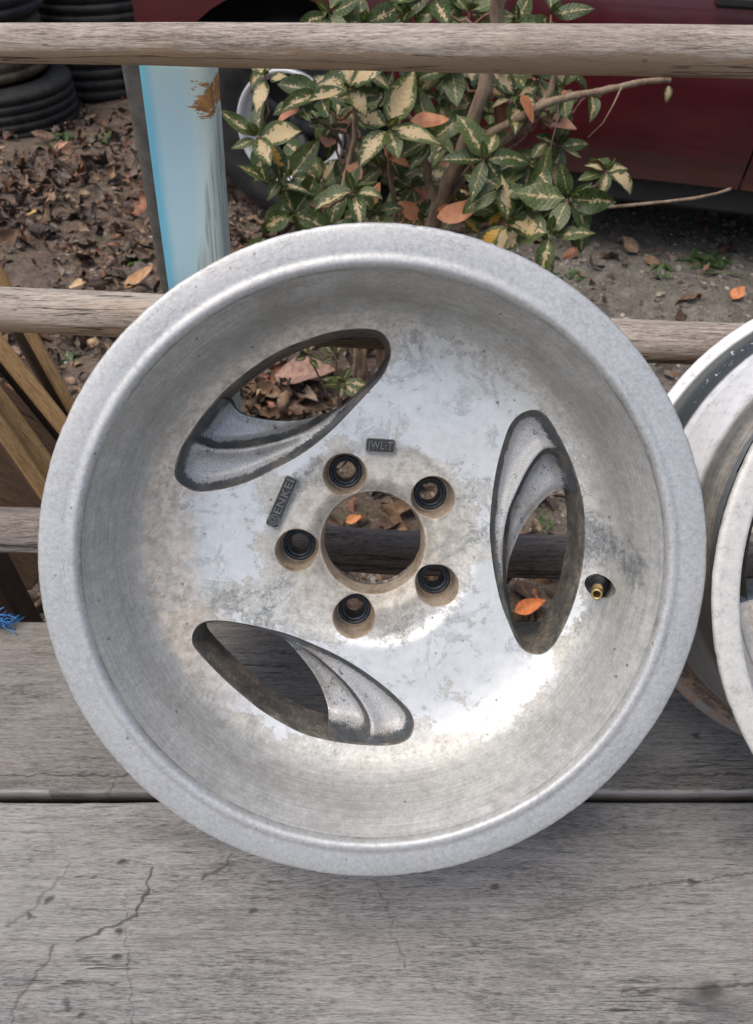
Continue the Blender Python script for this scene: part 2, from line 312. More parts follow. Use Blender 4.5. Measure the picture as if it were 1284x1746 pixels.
    dk = b.ss(b.noise(b.vm('ADD', v, (7, 3, 1)).outputs[0], 17, 13, .78, .5), .53, .585)
    oxid = b.mix(b.math('MULTIPLY', dk, .8), oxid, b.ramp(fine, [(.4, (.15, .17, .18)), (.6, (.40, .42, .42))]))
    tan = b.ss(b.noise(b.vm('ADD', v, (1, 9, 4)).outputs[0], 8, 5, .6), .45, .6)
    oxid = b.mix(b.math('MULTIPLY', tan, .14), oxid, (.52, .44, .34))
    peach = b.math('MULTIPLY', b.math('MULTIPLY', b.ss(b.math('SUBTRACT', b.math('MULTIPLY', y, .45), x), .02, .10), b.ss(b.math('ADD', r, b.math('MULTIPLY', b.math('SUBTRACT', blot, .5), .08)), .120, .142)), .85)  # warm reflection on the left fillet, painted in as colour
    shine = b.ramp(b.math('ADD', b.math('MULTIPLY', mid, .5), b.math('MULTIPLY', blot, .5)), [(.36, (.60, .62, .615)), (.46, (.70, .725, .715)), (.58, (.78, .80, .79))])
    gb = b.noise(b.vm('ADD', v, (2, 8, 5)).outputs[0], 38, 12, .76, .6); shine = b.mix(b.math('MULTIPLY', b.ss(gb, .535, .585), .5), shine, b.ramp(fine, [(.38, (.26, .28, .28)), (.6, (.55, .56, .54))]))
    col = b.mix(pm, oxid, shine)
    col = b.mix(peach, col, b.ramp(mid, [(.35, (.50, .42, .33)), (.6, (.86, .76, .63))]))
    bl = b.ss(b.math('ADD', r, b.math('MULTIPLY', b.math('SUBTRACT', b.noise(v, 40, 7, .7), .5), .022)), .158, .172)
    wl = b.math('ADD', b.math('MULTIPLY', streak, .30), b.math('ADD', b.math('MULTIPLY', mid, .40), b.math('MULTIPLY', fine, .30)))
    wall = b.ramp(wl, [(.36, (.34, .34, .325)), (.50, (.50, .505, .485)), (.64, (.67, .675, .655))])
    wall = b.mix(b.math('MULTIPLY', b.ss(blot, .55, .66), .45), wall, (.56, .55, .52)); wall = b.mix(b.math('MULTIPLY', b.ss(blot2, .50, .62), .25), wall, (.28, .28, .26))
    wall = b.mix(b.math('MULTIPLY', b.math('MULTIPLY', b.ss(y, .02, .13), b.ss(blot, .35, .6)), .3), wall, (.28, .245, .19))  # upper wall browner: its overhead shade and bench reflection painted in
    col = b.mix(bl, col, wall)
    edge = b.math('SUBTRACT', 1.0, b.ss(b.math('ABSOLUTE', b.math('SUBTRACT', pol, .475)), .0, .016))
    col = b.mix(b.math('MULTIPLY', edge, b.math('MULTIPLY', b.ss(fine, .42, .55), .45)), col, (.20, .20, .19))
    hubc = b.math('SUBTRACT', 1.0, b.ss(b.math('ADD', r, b.math('MULTIPLY', b.math('SUBTRACT', blot, .5), .05)), .052, .078))
    col = b.mix(b.math('MULTIPLY', hubc, .5), col, b.ramp(mid, [(.35, (.30, .26, .20)), (.6, (.54, .49, .41))]))
    vst = b.vm('LENGTH', b.vm('SUBTRACT', b.comb(x, y, 0.0), (.160, .002, 0)).outputs[0]).outputs['Value']
    vm_ = b.math('SUBTRACT', 1.0, b.ss(b.math('ADD', vst, b.math('MULTIPLY', b.math('SUBTRACT', blot, .5), .10)), .008, .026))
    col = b.mix(b.math('MULTIPLY', vm_, .8), col, b.ramp(fine, [(.4, (.07, .09, .11)), (.6, (.25, .27, .28))]))
    spk = b.math('MULTIPLY', b.math('SUBTRACT', 1.0, b.ss(b.vor(v, 85), .05, .13)), b.ss(b.noise(v, 30, 3), .5, .58))
    col = b.mix(b.math('MULTIPLY', spk, .75), col, (.09, .085, .08))
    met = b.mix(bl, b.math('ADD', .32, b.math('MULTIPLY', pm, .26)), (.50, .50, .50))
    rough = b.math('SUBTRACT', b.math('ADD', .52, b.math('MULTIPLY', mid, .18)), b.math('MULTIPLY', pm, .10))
    h = b.math('ADD', b.math('MULTIPLY', fine, .5), b.math('ADD', b.math('MULTIPLY', mid, .6), b.math('MULTIPLY', pm, -.12)))
    return b.done(Base_Color=col, Metallic=met, Roughness=rough, Normal=b.bump(h, .26, .0006))
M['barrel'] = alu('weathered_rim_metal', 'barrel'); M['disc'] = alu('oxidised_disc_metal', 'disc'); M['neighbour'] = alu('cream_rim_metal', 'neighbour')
def pocket_mat():
    b = NB('worn_charcoal_paint'); v = b.o
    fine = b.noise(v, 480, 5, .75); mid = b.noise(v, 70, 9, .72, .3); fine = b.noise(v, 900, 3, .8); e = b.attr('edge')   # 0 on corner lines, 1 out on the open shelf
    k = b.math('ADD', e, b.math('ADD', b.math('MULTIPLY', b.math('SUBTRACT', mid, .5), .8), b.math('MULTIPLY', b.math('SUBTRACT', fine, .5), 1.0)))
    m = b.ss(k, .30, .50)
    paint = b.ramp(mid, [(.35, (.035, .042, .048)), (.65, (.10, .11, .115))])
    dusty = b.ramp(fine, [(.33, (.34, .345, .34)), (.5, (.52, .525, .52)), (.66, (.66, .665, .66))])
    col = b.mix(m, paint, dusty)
    tan = b.ss(b.noise(v, 26, 8, .7), .50, .60); col = b.mix(b.math('MULTIPLY', tan, .35), col, (.26, .21, .155)); pit = b.ss(b.noise(b.vm('ADD', v, (3, 3, 3)).outputs[0], 120, 8, .8), .575, .62); col = b.mix(b.math('MULTIPLY', pit, .8), col, (.05, .055, .058))
    return b.done(Base_Color=col, Metallic=b.math('MULTIPLY', m, .35), Roughness=b.math('ADD', .42, b.math('MULTIPLY', mid, .2)), Normal=b.bump(b.math('ADD', fine, mid), .35, .0006))
M['pocket'] = pocket_mat()
def wall_mat():
    b = NB('window_wall_paint'); v = b.o; x, y0, z = b.xyz(v)
    fine = b.noise(v, 300, 5, .7); mid = b.noise(b.scale(v, 60, 60, 60), 1.0, 7, .7, .3)
    col = b.ramp(b.math('ADD', b.math('MULTIPLY', fine, .4), b.math('MULTIPLY', mid, .6)), [(.38, (.06, .065, .06)), (.52, (.16, .15, .13)), (.62, (.34, .28, .21))])
    return b.done(Base_Color=col, Metallic=.25, Roughness=.5, Normal=b.bump(mid, .3, .0006))
M['wall'] = wall_mat(); M['blue_wall'] = plain('blue_grey_spoke_paint', (.16, .20, .24), .35, .4, nscale=90, var=.5)
def tan_mat():
    b = NB('rusty_recess'); v = b.o; fine = b.noise(v, 350, 6, .7); mid = b.noise(v, 70, 5, .6)
    col = b.ramp(b.math('ADD', b.math('MULTIPLY', fine, .5), b.math('MULTIPLY', mid, .5)), [(.36, (.24, .18, .12)), (.5, (.45, .37, .28)), (.66, (.62, .55, .46))])
    return b.done(Base_Color=col, Metallic=.3, Roughness=.55, Normal=b.bump(fine, .3, .0006))
M['recess'] = tan_mat()
M['sleeve'] = plain('black_steel_sleeve', (.035, .045, .055), .38, .5, nscale=300, var=.6, bump=.3)
M['plaque'] = plain('dark_cast_plate', (.05, .055, .054), .55, .2, nscale=500, var=.45, bump=.3)
M['letters'] = plain('worn_letter_metal', (.18, .19, .187), .5, .3, nscale=600, var=.3, bump=.3)
M['plate_rim'] = plain('plate_rim_metal', (.22, .225, .22), .5, .3, nscale=600, var=.3)
M['rubber'] = plain('black_valve_rubber', (.012, .013, .016), .35, 0, nscale=300, var=.3, bump=.1)
M['brass'] = plain('brass', (.62, .46, .20), .28, .9, nscale=300, var=.15, bump=.1)
M['hole'] = plain('dark_bore', (.02, .012, .008), .7)

# ------------------------------------------------------------------ wheels
WA=[(-142.1,57.1),(-137.8,49.9),(-130.2,44.7),(-119.7,44.2),(-103.2,46.8),(-84.8,52.8),(-67.9,61.1),(-53.6,68.6),(-39.3,78.2),(-25.3,90.4),(-11.1,104.5),(0.1,116.1),(8.6,125.5),(13.2,134.8),(14.8,142.8),(13.2,149.2),(8.6,155.0),(2.1,157.4),(-10.0,157.9),(-25.9,156.1),(-41.8,151.9),(-58.3,145.8),(-74.5,137.6),(-90.9,126.5),(-104.9,115.0),(-117.5,101.7),(-128.9,87.0),(-137.9,72.2)]
WB=[(114.1,100.6),(120.6,99.4),(126.2,93.5),(133.5,82.0),(140.8,68.1),(147.0,53.0),(151.8,36.3),(154.3,19.9),(155.0,4.2),(154.0,-12.8),(151.1,-31.2),(146.8,-47.0),(141.1,-61.8),(134.5,-74.3),(127.6,-81.6),(120.9,-83.5),(113.8,-81.4),(108.2,-75.2),(102.3,-61.7),(96.1,-45.5),(91.6,-27.0),(88.6,-8.6),(86.8,10.0),(87.5,27.0),(88.9,43.9),(91.6,60.7),(95.4,76.1),(99.6,88.9),(105.6,96.9)]
WC=[(-136.1,-68.2),(-135.1,-59.9),(-130.3,-54.5),(-122.0,-52.9),(-110.5,-54.1),(-96.1,-57.0),(-80.1,-61.3),(-64.2,-66.4),(-46.5,-74.5),(-28.8,-83.4),(-10.9,-94.6),(5.3,-107.0),(18.8,-119.4),(26.8,-128.5),(29.7,-136.9),(28.0,-144.8),(21.8,-150.1),(10.5,-152.4),(-6.0,-152.2),(-25.3,-149.8),(-41.6,-146.2),(-56.6,-141.2),(-71.0,-133.2),(-87.1,-122.3),(-101.5,-109.5),(-114.3,-96.6),(-125.1,-84.0),(-132.6,-74.2)]
RA=[(-130.0,85.2),(-127.9,80.3),(-125.8,77.7),(-116.8,73.9),(-103.6,73.1),(-89.5,74.1),(-73.9,77.2),(-57.0,81.7),(-42.6,88.0),(-29.4,96.8),(-18.5,105.2),(-8.9,112.8)]
RB=[(142.1,69.7),(138.8,71.3),(132.5,72.9),(125.9,71.7),(120.7,65.7),(114.1,54.7),(107.6,40.1),(101.8,25.4),(98.6,8.0),(97.5,-10.8),(97.7,-29.6),(99.6,-42.1),(102.8,-54.7)]
RC=[(-82.5,-63.4),(-77.2,-65.9),(-62.1,-73.4),(-47.5,-84.1),(-32.4,-97.7),(-20.4,-110.3),(-10.0,-124.6),(-4.1,-136.5),(-2.6,-143.7),(-4.9,-149.2),(-10.5,-152.1),(-18.7,-154.7)]
OA=[(-112.0,112.4),(-104.4,112.2),(-103.9,106.2),(-100.5,100.5),(-91.9,96.8),(-77.7,93.9),(-62.0,92.8),(-46.0,95.2),(-30.0,100.2),(-18.3,107.1),(-7.1,117.0),(3.6,128.1),(10.2,136.9)]
OB=[(159.1,36.7),(151.1,40.2),(143.8,39.3),(135.9,33.2),(126.9,22.8),(118.5,10.1),(111.6,-5.2),(106.8,-20.7),(104.7,-33.6),(105.7,-50.5),(109.0,-67.5),(114.2,-81.0)]
OC=[(-95.8,-64.1),(-83.7,-69.8),(-72.9,-78.3),(-62.6,-90.0),(-51.7,-104.6),(-44.3,-117.7),(-39.1,-131.5),(-36.9,-143.0),(-40.2,-148.8),(-46.6,-152.1),(-53.4,-153.0)]
def cr(P, closed, step=.0016):
    P = np.array(P) / 1000.; n = len(P); out = []
    for i in range(n if closed else n - 1):
        if closed: p0, p1, p2, p3 = P[i - 1], P[i], P[(i + 1) % n], P[(i + 2) % n]
        else: p1, p2 = P[i], P[i + 1]; p0 = P[i - 1] if i > 0 else 2 * p1 - p2; p3 = P[i + 2] if i + 2 < n else 2 * p2 - p1
        m = max(1, int(np.hypot(*(p2 - p1)) / step))
        for k in range(m):
            t = k / m
            out.append(.5 * ((2 * p1) + (-p0 + p2) * t + (2 * p0 - 5 * p1 + 4 * p2 - p3) * t * t + (-p0 + 3 * p1 - 3 * p2 + p3) * t ** 3))
    if not closed: out.append(P[-1])
    out = np.array(out)
    for _ in range(6):                       # light smoothing of the traced outline
        if closed: out = (np.roll(out, 1, 0) + 2 * out + np.roll(out, -1, 0)) / 4
        else: q = out.copy(); q[1:-1] = (out[:-2] + 2 * out[1:-1] + out[2:]) / 4; out = q
    return out
def inpoly(P, poly):
    x, y = P[:, 0], P[:, 1]; r = np.zeros(len(P), bool); j = len(poly) - 1
    for i in range(len(poly)):
        xi, yi = poly[i]; xj, yj = poly[j]
        if yi != yj:
            c = ((yi > y) != (yj > y)) & (x < (xj - xi) * (y - yi) / (yj - yi) + xi); r ^= c
        j = i
    return r
def dline(P, L, closed):
    """distance and side (left +) of points P to polyline L"""
    A = L; B = np.roll(L, -1, 0)
    if not closed: A = L[:-1]; B = L[1:]
    best = np.full(len(P), 9.); side = np.zeros(len(P))
    for a, b in zip(A, B):
        d = b - a; l2 = (d @ d) + 1e-18; pa = P - a; t = np.clip(pa @ d / l2, 0, 1); q = pa - t[:, None] * d; dd = np.hypot(q[:, 0], q[:, 1])
        cs = d[0] * pa[:, 1] - d[1] * pa[:, 0]; m = dd < best - 1e-9; best[m] = dd[m]; side[m] = np.sign(cs[m])
    return best, side
def sst(x, a, b): t = np.clip((x - a) / (b - a), 0, 1); return t * t * (3 - 2 * t)
PR = ([.0405, .0425, .046, .050, .072, .0775, .085, .10, .122, .135, .146, .155, .163, .1695, .1735, .1760, .1767, .1780, .1800, .1825, .1845, .1862, .1876, .1889], [.0950, .0925, .0885, .0860, .0842, .0812, .0806, .079, .0772, .0752, .0722, .0680, .0622, .0545, .0465, .0395, .035, .0300, .0250, .0195, .0155, .0120, .0090, .0062])
def prof(r):
    rr = np.linspace(.035, .200, 900); zz = np.interp(rr, *PR); k = np.hanning(25); k /= k.sum(); zs = np.convolve(np.pad(zz, 12, 'edge'), k, 'valid')
    w = sst(rr, .05, .06) * (1 - sst(rr, .180, .186)); zz = zz * (1 - w) + zs * w
    return np.interp(r, rr, zz)
WALL = .040
def cdt(points, loops, keep):
    vs = [tuple(map(float, p)) for p in points]; edges = []
    for L, closed in loops:
        b = len(vs); vs += [tuple(map(float, p)) for p in L]; n = len(L)
        edges += [(b + i, b + (i + 1) % n) for i in range(n if closed else n - 1)]
    v, _, f, *_ = delaunay_2d_cdt([Vector(q) for q in vs], edges, [], 0, 1e-7)
    V = np.array([(q.x, q.y) for q in v]); Fc = np.array([tuple(t) for t in f if len(t) == 3])
    c = V[Fc].mean(1); k = keep(c); return V, Fc[k]
def ext(L, d=.02):
    a = L[0] - (L[1] - L[0]) / np.hypot(*(L[1] - L[0])) * d; b = L[-1] + (L[-1] - L[-2]) / np.hypot(*(L[-1] - L[-2])) * d
    return np.vstack([a, L, b])
WINS = []
for O_, Rg, Op, rev in ((WA, RA, OA, 0), (WB, RB, OB, 0), (WC, RC, OC, 1)):
    o = cr(O_, True); rg = cr(Rg, False); op = cr(Op, False)
    if rev: rg = rg[::-1]; op = op[::-1]
    WINS.append((o, rg, op))
LUG = [(.0575 * math.cos(R_(38.6 + 72 * k)), .0575 * math.sin(R_(38.6 + 72 * k))) for k in range(5)]
LR = .0166
VAL = (.1632, -.0269)
def circ(c, r, n): a = np.linspace(0, 2 * np.pi, n, endpoint=False); return np.stack([c[0] + r * np.cos(a), c[1] + r * np.sin(a)], 1)
OY = .215
def v3(P, depth): return [(p[0], p[1] + OY, -d) for p, d in zip(P, depth)]

def disc_mesh(WINS, RO=.1889):
    mb = MB()
    outer = circ((0, 0), RO, 420); bore = circ((0, 0), .0405, 160)
    holes = [circ(c, LR, 56) for c in LUG]; vh = circ(VAL, .0082, 40)
    pts = []
    for r in list(np.arange(.0425, .052, .0015)) + list(np.arange(.054, .15, .003)) + list(np.arange(.151, .170, .0018)) + list(np.arange(.1705, RO, .0009)):
        pts.append(circ((0, 0), r, int(2 * np.pi * r / (.0032 if r < .17 else .0040))))
    pts = np.vstack(pts)
    bad = np.zeros(len(pts), bool)
    for o, _, _ in WINS: bad |= inpoly(pts, o) | (dline(pts, o, True)[0] < .0012)
    for c in LUG: bad |= np.hypot(*(pts - c).T) < LR + .001
    bad |= np.hypot(*(pts - VAL).T) < .0092
    pts = pts[~bad]
    loops = [(outer, True), (bore, True), (vh, True)] + [(h, True) for h in holes] + [(o, True) for o, _, _ in WINS]
    def keep(c):
        r = np.hypot(*c.T); k = (r < RO) & (r > .0404)
        for o, _, _ in WINS: k &= ~inpoly(c, o)
        for q in LUG: k &= np.hypot(*(c - q).T) > LR * .995
        return k & (np.hypot(*(c - VAL).T) > .0081)
    V, Fc = cdt(pts, loops, keep); d = prof(np.hypot(*V.T))
    # ring of soft saddles between the lug holes
    r = np.hypot(*V.T); an = np.arctan2(V[:, 1], V[:, 0]) - R_(38.6)
    d = d + .0012 * sst(r, .05, .058) * (1 - sst(r, .070, .080)) * (1 + np.cos(5 * an + np.pi)) / 2
    mb.add(v3(V, d), [tuple(f) if np.cross(V[f[1]] - V[f[0]], V[f[2]] - V[f[0]]) > 0 else tuple(f)[::-1] for f in Fc])
    nb = len(mb.v); mb.add(v3(V, d + WALL * .98), [tuple(f)[::-1] if np.cross(V[f[1]] - V[f[0]], V[f[2]] - V[f[0]]) > 0 else tuple(f) for f in Fc], 3)
    def wall(L, d0, d1, mi, inset=.0009, sgn=1):
        # small round edge, then straight back
        n = len(L); c = L.mean(0); t = np.roll(L, -1, 0) - np.roll(L, 1, 0); nr = np.stack([-t[:, 1], t[:, 0]], 1); nr /= np.hypot(*nr.T)[:, None]
        area = .5 * np.sum(L[:, 0] * np.roll(L[:, 1], -1) - np.roll(L[:, 0], -1) * L[:, 1]); nr *= np.sign(area)
        rows = [(L, d0), (L + nr * inset * .5, d0 + inset * .25), (L + nr * inset, d0 + inset), (L + nr * (inset + .001), d0 + (d1 - d0) * .5), (L + nr * (inset + .002), d1)]
        b = len(mb.v); vs = [];
        for P, dd in rows: vs += v3(P, dd if hasattr(dd, '__len__') else np.full(n, dd))
        fs = []
        for i in range(len(rows) - 1):
            for k in range(n):
                k2 = (k + 1) % n; q = (i * n + k, i * n + k2, (i + 1) * n + k2, (i + 1) * n + k)
                fs.append(q if area < 0 else q[::-1])
        mb.add(vs, fs, mi)
    for o, _, _ in WINS:
        d0 = prof(np.hypot(*o.T)); wall(o, d0, d0 + WALL, 1)
    d0 = prof(np.hypot(*bore.T)); wall(bore, d0, d0 + .02, 2, .0006)
    for c, h in zip(LUG, holes):
        d0 = prof(np.hypot(*h.T)); nh = len(h); hb = .0835 + .026
        wall(h, d0, np.full(nh, hb), 2, .0006)
        ring = circ(c, LR - .0026, 56); r2 = circ(c, .0120, 56)
        b = len(mb.v); mb.add(v3(ring, np.full(56, hb)) + v3(r2, np.full(56, hb + .0005)), [(k, (k + 1) % 56, 56 + (k + 1) % 56, 56 + k) for k in range(56)], 2)
    return mb
def pocket_mesh(o, rg, op):
    mb = MB(); rge = ext(rg); ope = ext(op)
    x0, y0 = o.min(0); x1, y1 = o.max(0)
    gx, gy = np.meshgrid(np.arange(x0, x1, .0017), np.arange(y0, y1, .0017)); gx[::2] += .00085
    G = np.stack([gx.ravel(), gy.ravel()], 1); G = G[inpoly(G, o)]
    G = G[(dline(G, o, True)[0] > .0046) & (dline(G, rg, False)[0] > .0062) & (dline(G, op, False)[0] > .0012)]
    def offs(L, closed, ds, sgn=None):
        t = (np.roll(L, -1, 0) - np.roll(L, 1, 0)) if closed else np.gradient(L, axis=0); nr = np.stack([-t[:, 1], t[:, 0]], 1); nr /= np.hypot(*nr.T)[:, None]
        return np.vstack([L[::2] + nr[::2] * d for d in ds])
    area = .5 * np.sum(o[:, 0] * np.roll(o[:, 1], -1) - np.roll(o[:, 0], -1) * o[:, 1]); sg = np.sign(area)
    E1 = offs(o, True, [sg * d for d in (.0008, .0018, .0030, .0042)]); E1 = E1[(dline(E1, rg, False)[0] > .0008)]
    E2 = offs(rg, False, [-.0056, -.0042, -.0030, -.0019, -.0009, .0009, .0019, .0030, .0042, .0056]); E2 = E2[dline(E2, o, True)[0] > .0046]
    EE = np.vstack([E1, E2]); EE = EE[inpoly(EE, o) & (dline(EE, op, False)[0] > .0009)]; G = np.vstack([G, EE])
    G = G[(lambda ds: (ds[1] < 0))(dline(G, ope, False))]
    def keep(c):
        return inpoly(c, o) & (dline(c, ope, False)[1] < 0)
    V, Fc = cdt(G, [(o, True), (rge, False), (ope, False)], keep)
    used = np.unique(Fc); remap = -np.ones(len(V), int); remap[used] = np.arange(len(used)); V = V[used]; Fc = remap[Fc]
    def depth(V):
        do = dline(V, o, True)[0]; dr, sr = dline(V, rge, False); dp = dline(V, ope, False)[0]
        d = prof(np.hypot(*V.T)) + .0125 * sst(do, -.001, .0120) ** .75
        s2 = (sr > 0) & (dr > 3e-5)
        d = d + np.where(s2, .0150 * sst(dr, -.0006, .0110) * sst(do, .0, .009), -.0050 * np.exp(-(dr / .0055) ** 2) * sst(do, 0, .006))
        d = d + .0035 * np.exp(-(dp / .004) ** 2) * sst(do, .001, .006)
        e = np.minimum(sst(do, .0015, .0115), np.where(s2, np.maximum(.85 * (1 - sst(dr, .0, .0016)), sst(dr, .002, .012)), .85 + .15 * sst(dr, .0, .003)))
        return d, e
    d, e = depth(V)
    mb.add(v3(V, d), [tuple(f) if np.cross(V[f[1]] - V[f[0]], V[f[2]] - V[f[0]]) > 0 else tuple(f)[::-1] for f in Fc])
    # the shelf's own edge, straight back through the casting
    opi = op[inpoly(op, o)]; d2, _ = depth(opi); n = len(opi)
    b = len(mb.v); mb.add(v3(opi, d2) + v3(opi, d2 * 0 + prof(np.hypot(*opi.T)) + WALL), [(k, k + 1, n + k + 1, n + k) for k in range(n - 1)])
    e = list(e) + [.1] * (2 * n)
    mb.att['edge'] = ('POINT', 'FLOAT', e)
    return mb
def plaque(parent, cx, cy, wd, ht, ang, text, emblem=False):
    ca, sa = math.cos(R_(ang)), math.sin(R_(ang)); dep = float(prof(math.hypot(cx, cy)))
    def place(x, y, z):
        X, Y = cx + x * ca - y * sa, cy + x * sa + y * ca; return (X, Y + OY, -float(prof(math.hypot(X, Y))) * .5 - dep * .5 + z + .0009)
    def rr(wx, hy, r, z, n=6):
        out = []
        for qx, qy, a0 in ((1, 1, 0), (-1, 1, 90), (-1, -1, 180), (1, -1, 270)):
            for k in range(n + 1):
                a = R_(a0 + 90 * k / n); out.append(place(qx * (wx / 2 - r) + r * math.cos(a), qy * (hy / 2 - r) + r * math.sin(a), z))
        return out
    mb = MB(); a = rr(wd, ht, .0018, .0004); n = len(a); mb.add(a + [place(0, 0, .0004)], [(k, (k + 1) % n, n) for k in range(n)])
    rim = MB(); L = [rr(wd + .0010, ht + .0010, .0022, -.0005), rr(wd + .0006, ht + .0006, .0021, .0009), rr(wd - .0002, ht - .0002, .0018, .0009), rr(wd - .0008, ht - .0008, .0015, .0003)]
    rim.add(sum(L, []), [(i * n + k, i * n + (k + 1) % n, (i + 1) * n + (k + 1) % n, (i + 1) * n + k) for i in range(3) for k in range(n)])
    o = mb.build('maker_plate', M['plaque'], parent, False); rim.build('plate_rim', M['plate_rim'], o)
    cu = bpy.data.curves.new('cast_lettering', 'FONT'); cu.body = text; cu.size = ht * .86; cu.extrude = .0004; cu.align_x = 'CENTER'; cu.align_y = 'CENTER'; cu.space_character = 1.12; cu.offset = .00012
    t = bpy.data.objects.new('tmp', cu); COL.objects.link(t); dg = bpy.context.evaluated_depsgraph_get(); me = bpy.data.meshes.new_from_object(t.evaluated_get(dg)); bpy.data.objects.remove(t)
    xs = [v.co.x for v in me.vertices]; wtxt = max(xs) - min(xs); room = wd * .90 - (ht * .9 if emblem else 0); s = min(1.0, room / wtxt); sx = room / wtxt; ox = ht * .48 if emblem else 0
    for v in me.vertices: v.co = place(v.co.x * sx + ox, v.co.y * 1.0, .0004 + v.co.z + .0004)
    me.name = 'cast_lettering'; me.materials.append(M['letters']); lo = bpy.data.objects.new('cast_lettering', me); COL.objects.link(lo); lo.parent = o
    if emblem:
        e = MB(); c = -wd / 2 + ht * .58
        for rr_, w_ in ((ht * .40, .0005), (ht * .24, .00045)):
            pts = [place(c + rr_ * math.cos(R_(a)), rr_ * math.sin(R_(a)), .0007) for a in range(20 if rr_ < ht * .3 else 0, 341 if rr_ < ht * .3 else 361, 12)]; e.tube(pts, w_, 6)
        e.tube([place(c - ht * .22, 0, .0007), place(c + ht * .22, 0, .0007)], .00045, 6)
        e.build('cast_emblem', M['letters'], o)
    return o

FRONT_PROF = [(.1886, -.0075), (.1890, -.0048), (.1897, -.0020), (.1908, -.0006), (.1922, .0001), (.1937, .0002), (.1950, .0000), (.1964, -.0004), (.1980, -.0005), (.2010, -.0002), (.2060, .0), (.2110, -.0001), (.2138, -.0005), (.2150, -.0018)]
FRONT2 = [(.1966, -.0075), (.1969, -.0048), (.1975, -.0022), (.1988, -.0005), (.2005, .0002), (.2040, .0), (.2090, .0), (.2130, -.0003), (.2150, -.0018)]
OUT_PROF = [(.2151, -.0045), (.2140, -.0065), (.2085, -.0085), (.2020, -.0105), (.1985, -.0150), (.1965, -.0200), (.1960, -.0300), (.1925, -.0400), (.1935, -.0440), (.1905, -.0490), (.1760, -.0600), (.1690, -.0680), (.1670, -.0780), (.1670, -.1050), (.1700, -.1150), (.1800, -.1280), (.1860, -.1400), (.1905, -.1560), (.1925, -.1660), (.1915, -.1700), (.1950, -.1780), (.1965, -.1900), (.1985, -.1965), (.2030, -.2010), (.2100, -.2035), (.2148, -.2045), (.2155, -.2070), (.2148, -.2092), (.2120, -.2100), (.2040, -.2090), (.1950, -.2070), (.1900, -.2030), (.1870, -.1900), (.1850, -.1650), (.1770, -.1420), (.1650, -.1230), (.1610, -.1080), (.1600, -.0900), (.1620, -.0700)]
def resample(P, step=.0025):
    out = [P[0]]
    for a, b in zip(P[:-1], P[1:]):
        n = max(1, int(math.hypot(b[0] - a[0], b[1] - a[1]) / step))
        for k in range(1, n + 1): out.append((a[0] + (b[0] - a[0]) * k / n, a[1] + (b[1] - a[1]) * k / n))
    return out
def rim_jit(i, an):
    return 0.0
def smooth_prof(P, it=1):
    P = [tuple(p) for p in P]
    for _ in range(it):
        Q = [P[0]]
        for a, b in zip(P[:-1], P[1:]): Q += [(a[0] * .75 + b[0] * .25, a[1] * .75 + b[1] * .25), (a[0] * .25 + b[0] * .75, a[1] * .25 + b[1] * .75)]
        P = Q + [P[-1]]
    return P
def barrel_mesh(seed, fp=None):
    P = smooth_prof((fp or FRONT_PROF) + OUT_PROF, 2); mb = MB(); seg = 540
    def jit(i, an):
        r, z = P[i]
        if r < .2085: return 0
        x = math.cos(an) * 55; y = math.sin(an) * 55; k = min(1, (r - .2085) / .006)
        n = mnoise.noise((x, y, seed)) * .00022 + mnoise.noise((x * 4, y * 4, seed)) * .00022
        if z > -.02: n += -max(0, mnoise.noise((x * .35, y * .35, seed + 5)) + .05) * .0016 * abs(mnoise.noise((x * 6, y * 6, 2)))
        return n * k
    mb.lathe(P, seg, jitter=jit, c=(0, OY, 0)); return mb

def make_wheel(Mb, label, cat, group=None):
    root = empty('alloy_wheel'); tag(root, label, cat, group)
    barrel_mesh(1.3).build('rim_barrel', Mb, root)
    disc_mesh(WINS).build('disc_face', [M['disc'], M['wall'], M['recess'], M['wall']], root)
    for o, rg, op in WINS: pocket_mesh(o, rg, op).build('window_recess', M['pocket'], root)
    for c in LUG:
        m = MB(); z0 = -(.0835 + .0235)
        m.lathe([(.0125, z0 - .004), (.0125, z0 - .0006), (.0119, z0), (.0105, z0), (.0100, z0 - .0012), (.0096, z0 - .003), (.0090, z0 - .003), (.0082, z0 - .0032), (.0078, z0 - .0045), (.0076, z0 - .022)], 48, c=(c[0], c[1] + OY, 0))
        m.build('lug_sleeve', M['sleeve'], root)
    plaque(root, .0064, .0753, .0206, .0098, -4.5, 'JWL\u00b7T'); plaque(root, -.0669, .0348, .0395, .0092, 65.2, 'ENKEI', True)
    # valve: rubber cone in its hole, brass stem leaning to the hub
    vx, vy = VAL; zd = -float(prof(math.hypot(vx, vy)))
    vr = MB(); vr.lathe([(.0084, -.004), (.0083, .0005), (.0079, .0016), (.0066, .0026), (.0050, .0050), (.0038, .0085), (.0032, .0095), (.0, .0095)], 40, c=(0, 0, 0))
    ax = Vector((-.36, -.10, 1)).normalized(); q = ax.to_track_quat('Z', 'Y'); base = Vector((vx, vy + OY, zd - .001))
    vs = [tuple(base + q @ Vector(p)) for p in vr.v]; vr.v = vs; vo = vr.build('valve_stem', M['rubber'], root)
    vb = MB(); vb.lathe([(.0040, .006), (.0041, .011), (.0037, .0112), (.0037, .0165), (.0039, .0170), (.0039, .0190), (.0036, .0195), (.0028, .0195), (.0025, .0188), (.0023, .0120)], 32); vb.lathe([(.0023, .0140), (.0, .0140)], 32, mi=1)
    vb.v = [tuple(base + q @ Vector(p)) for p in vb.v]; vb.build('valve_tip', [M['brass'], M['hole']], vo)
    return root
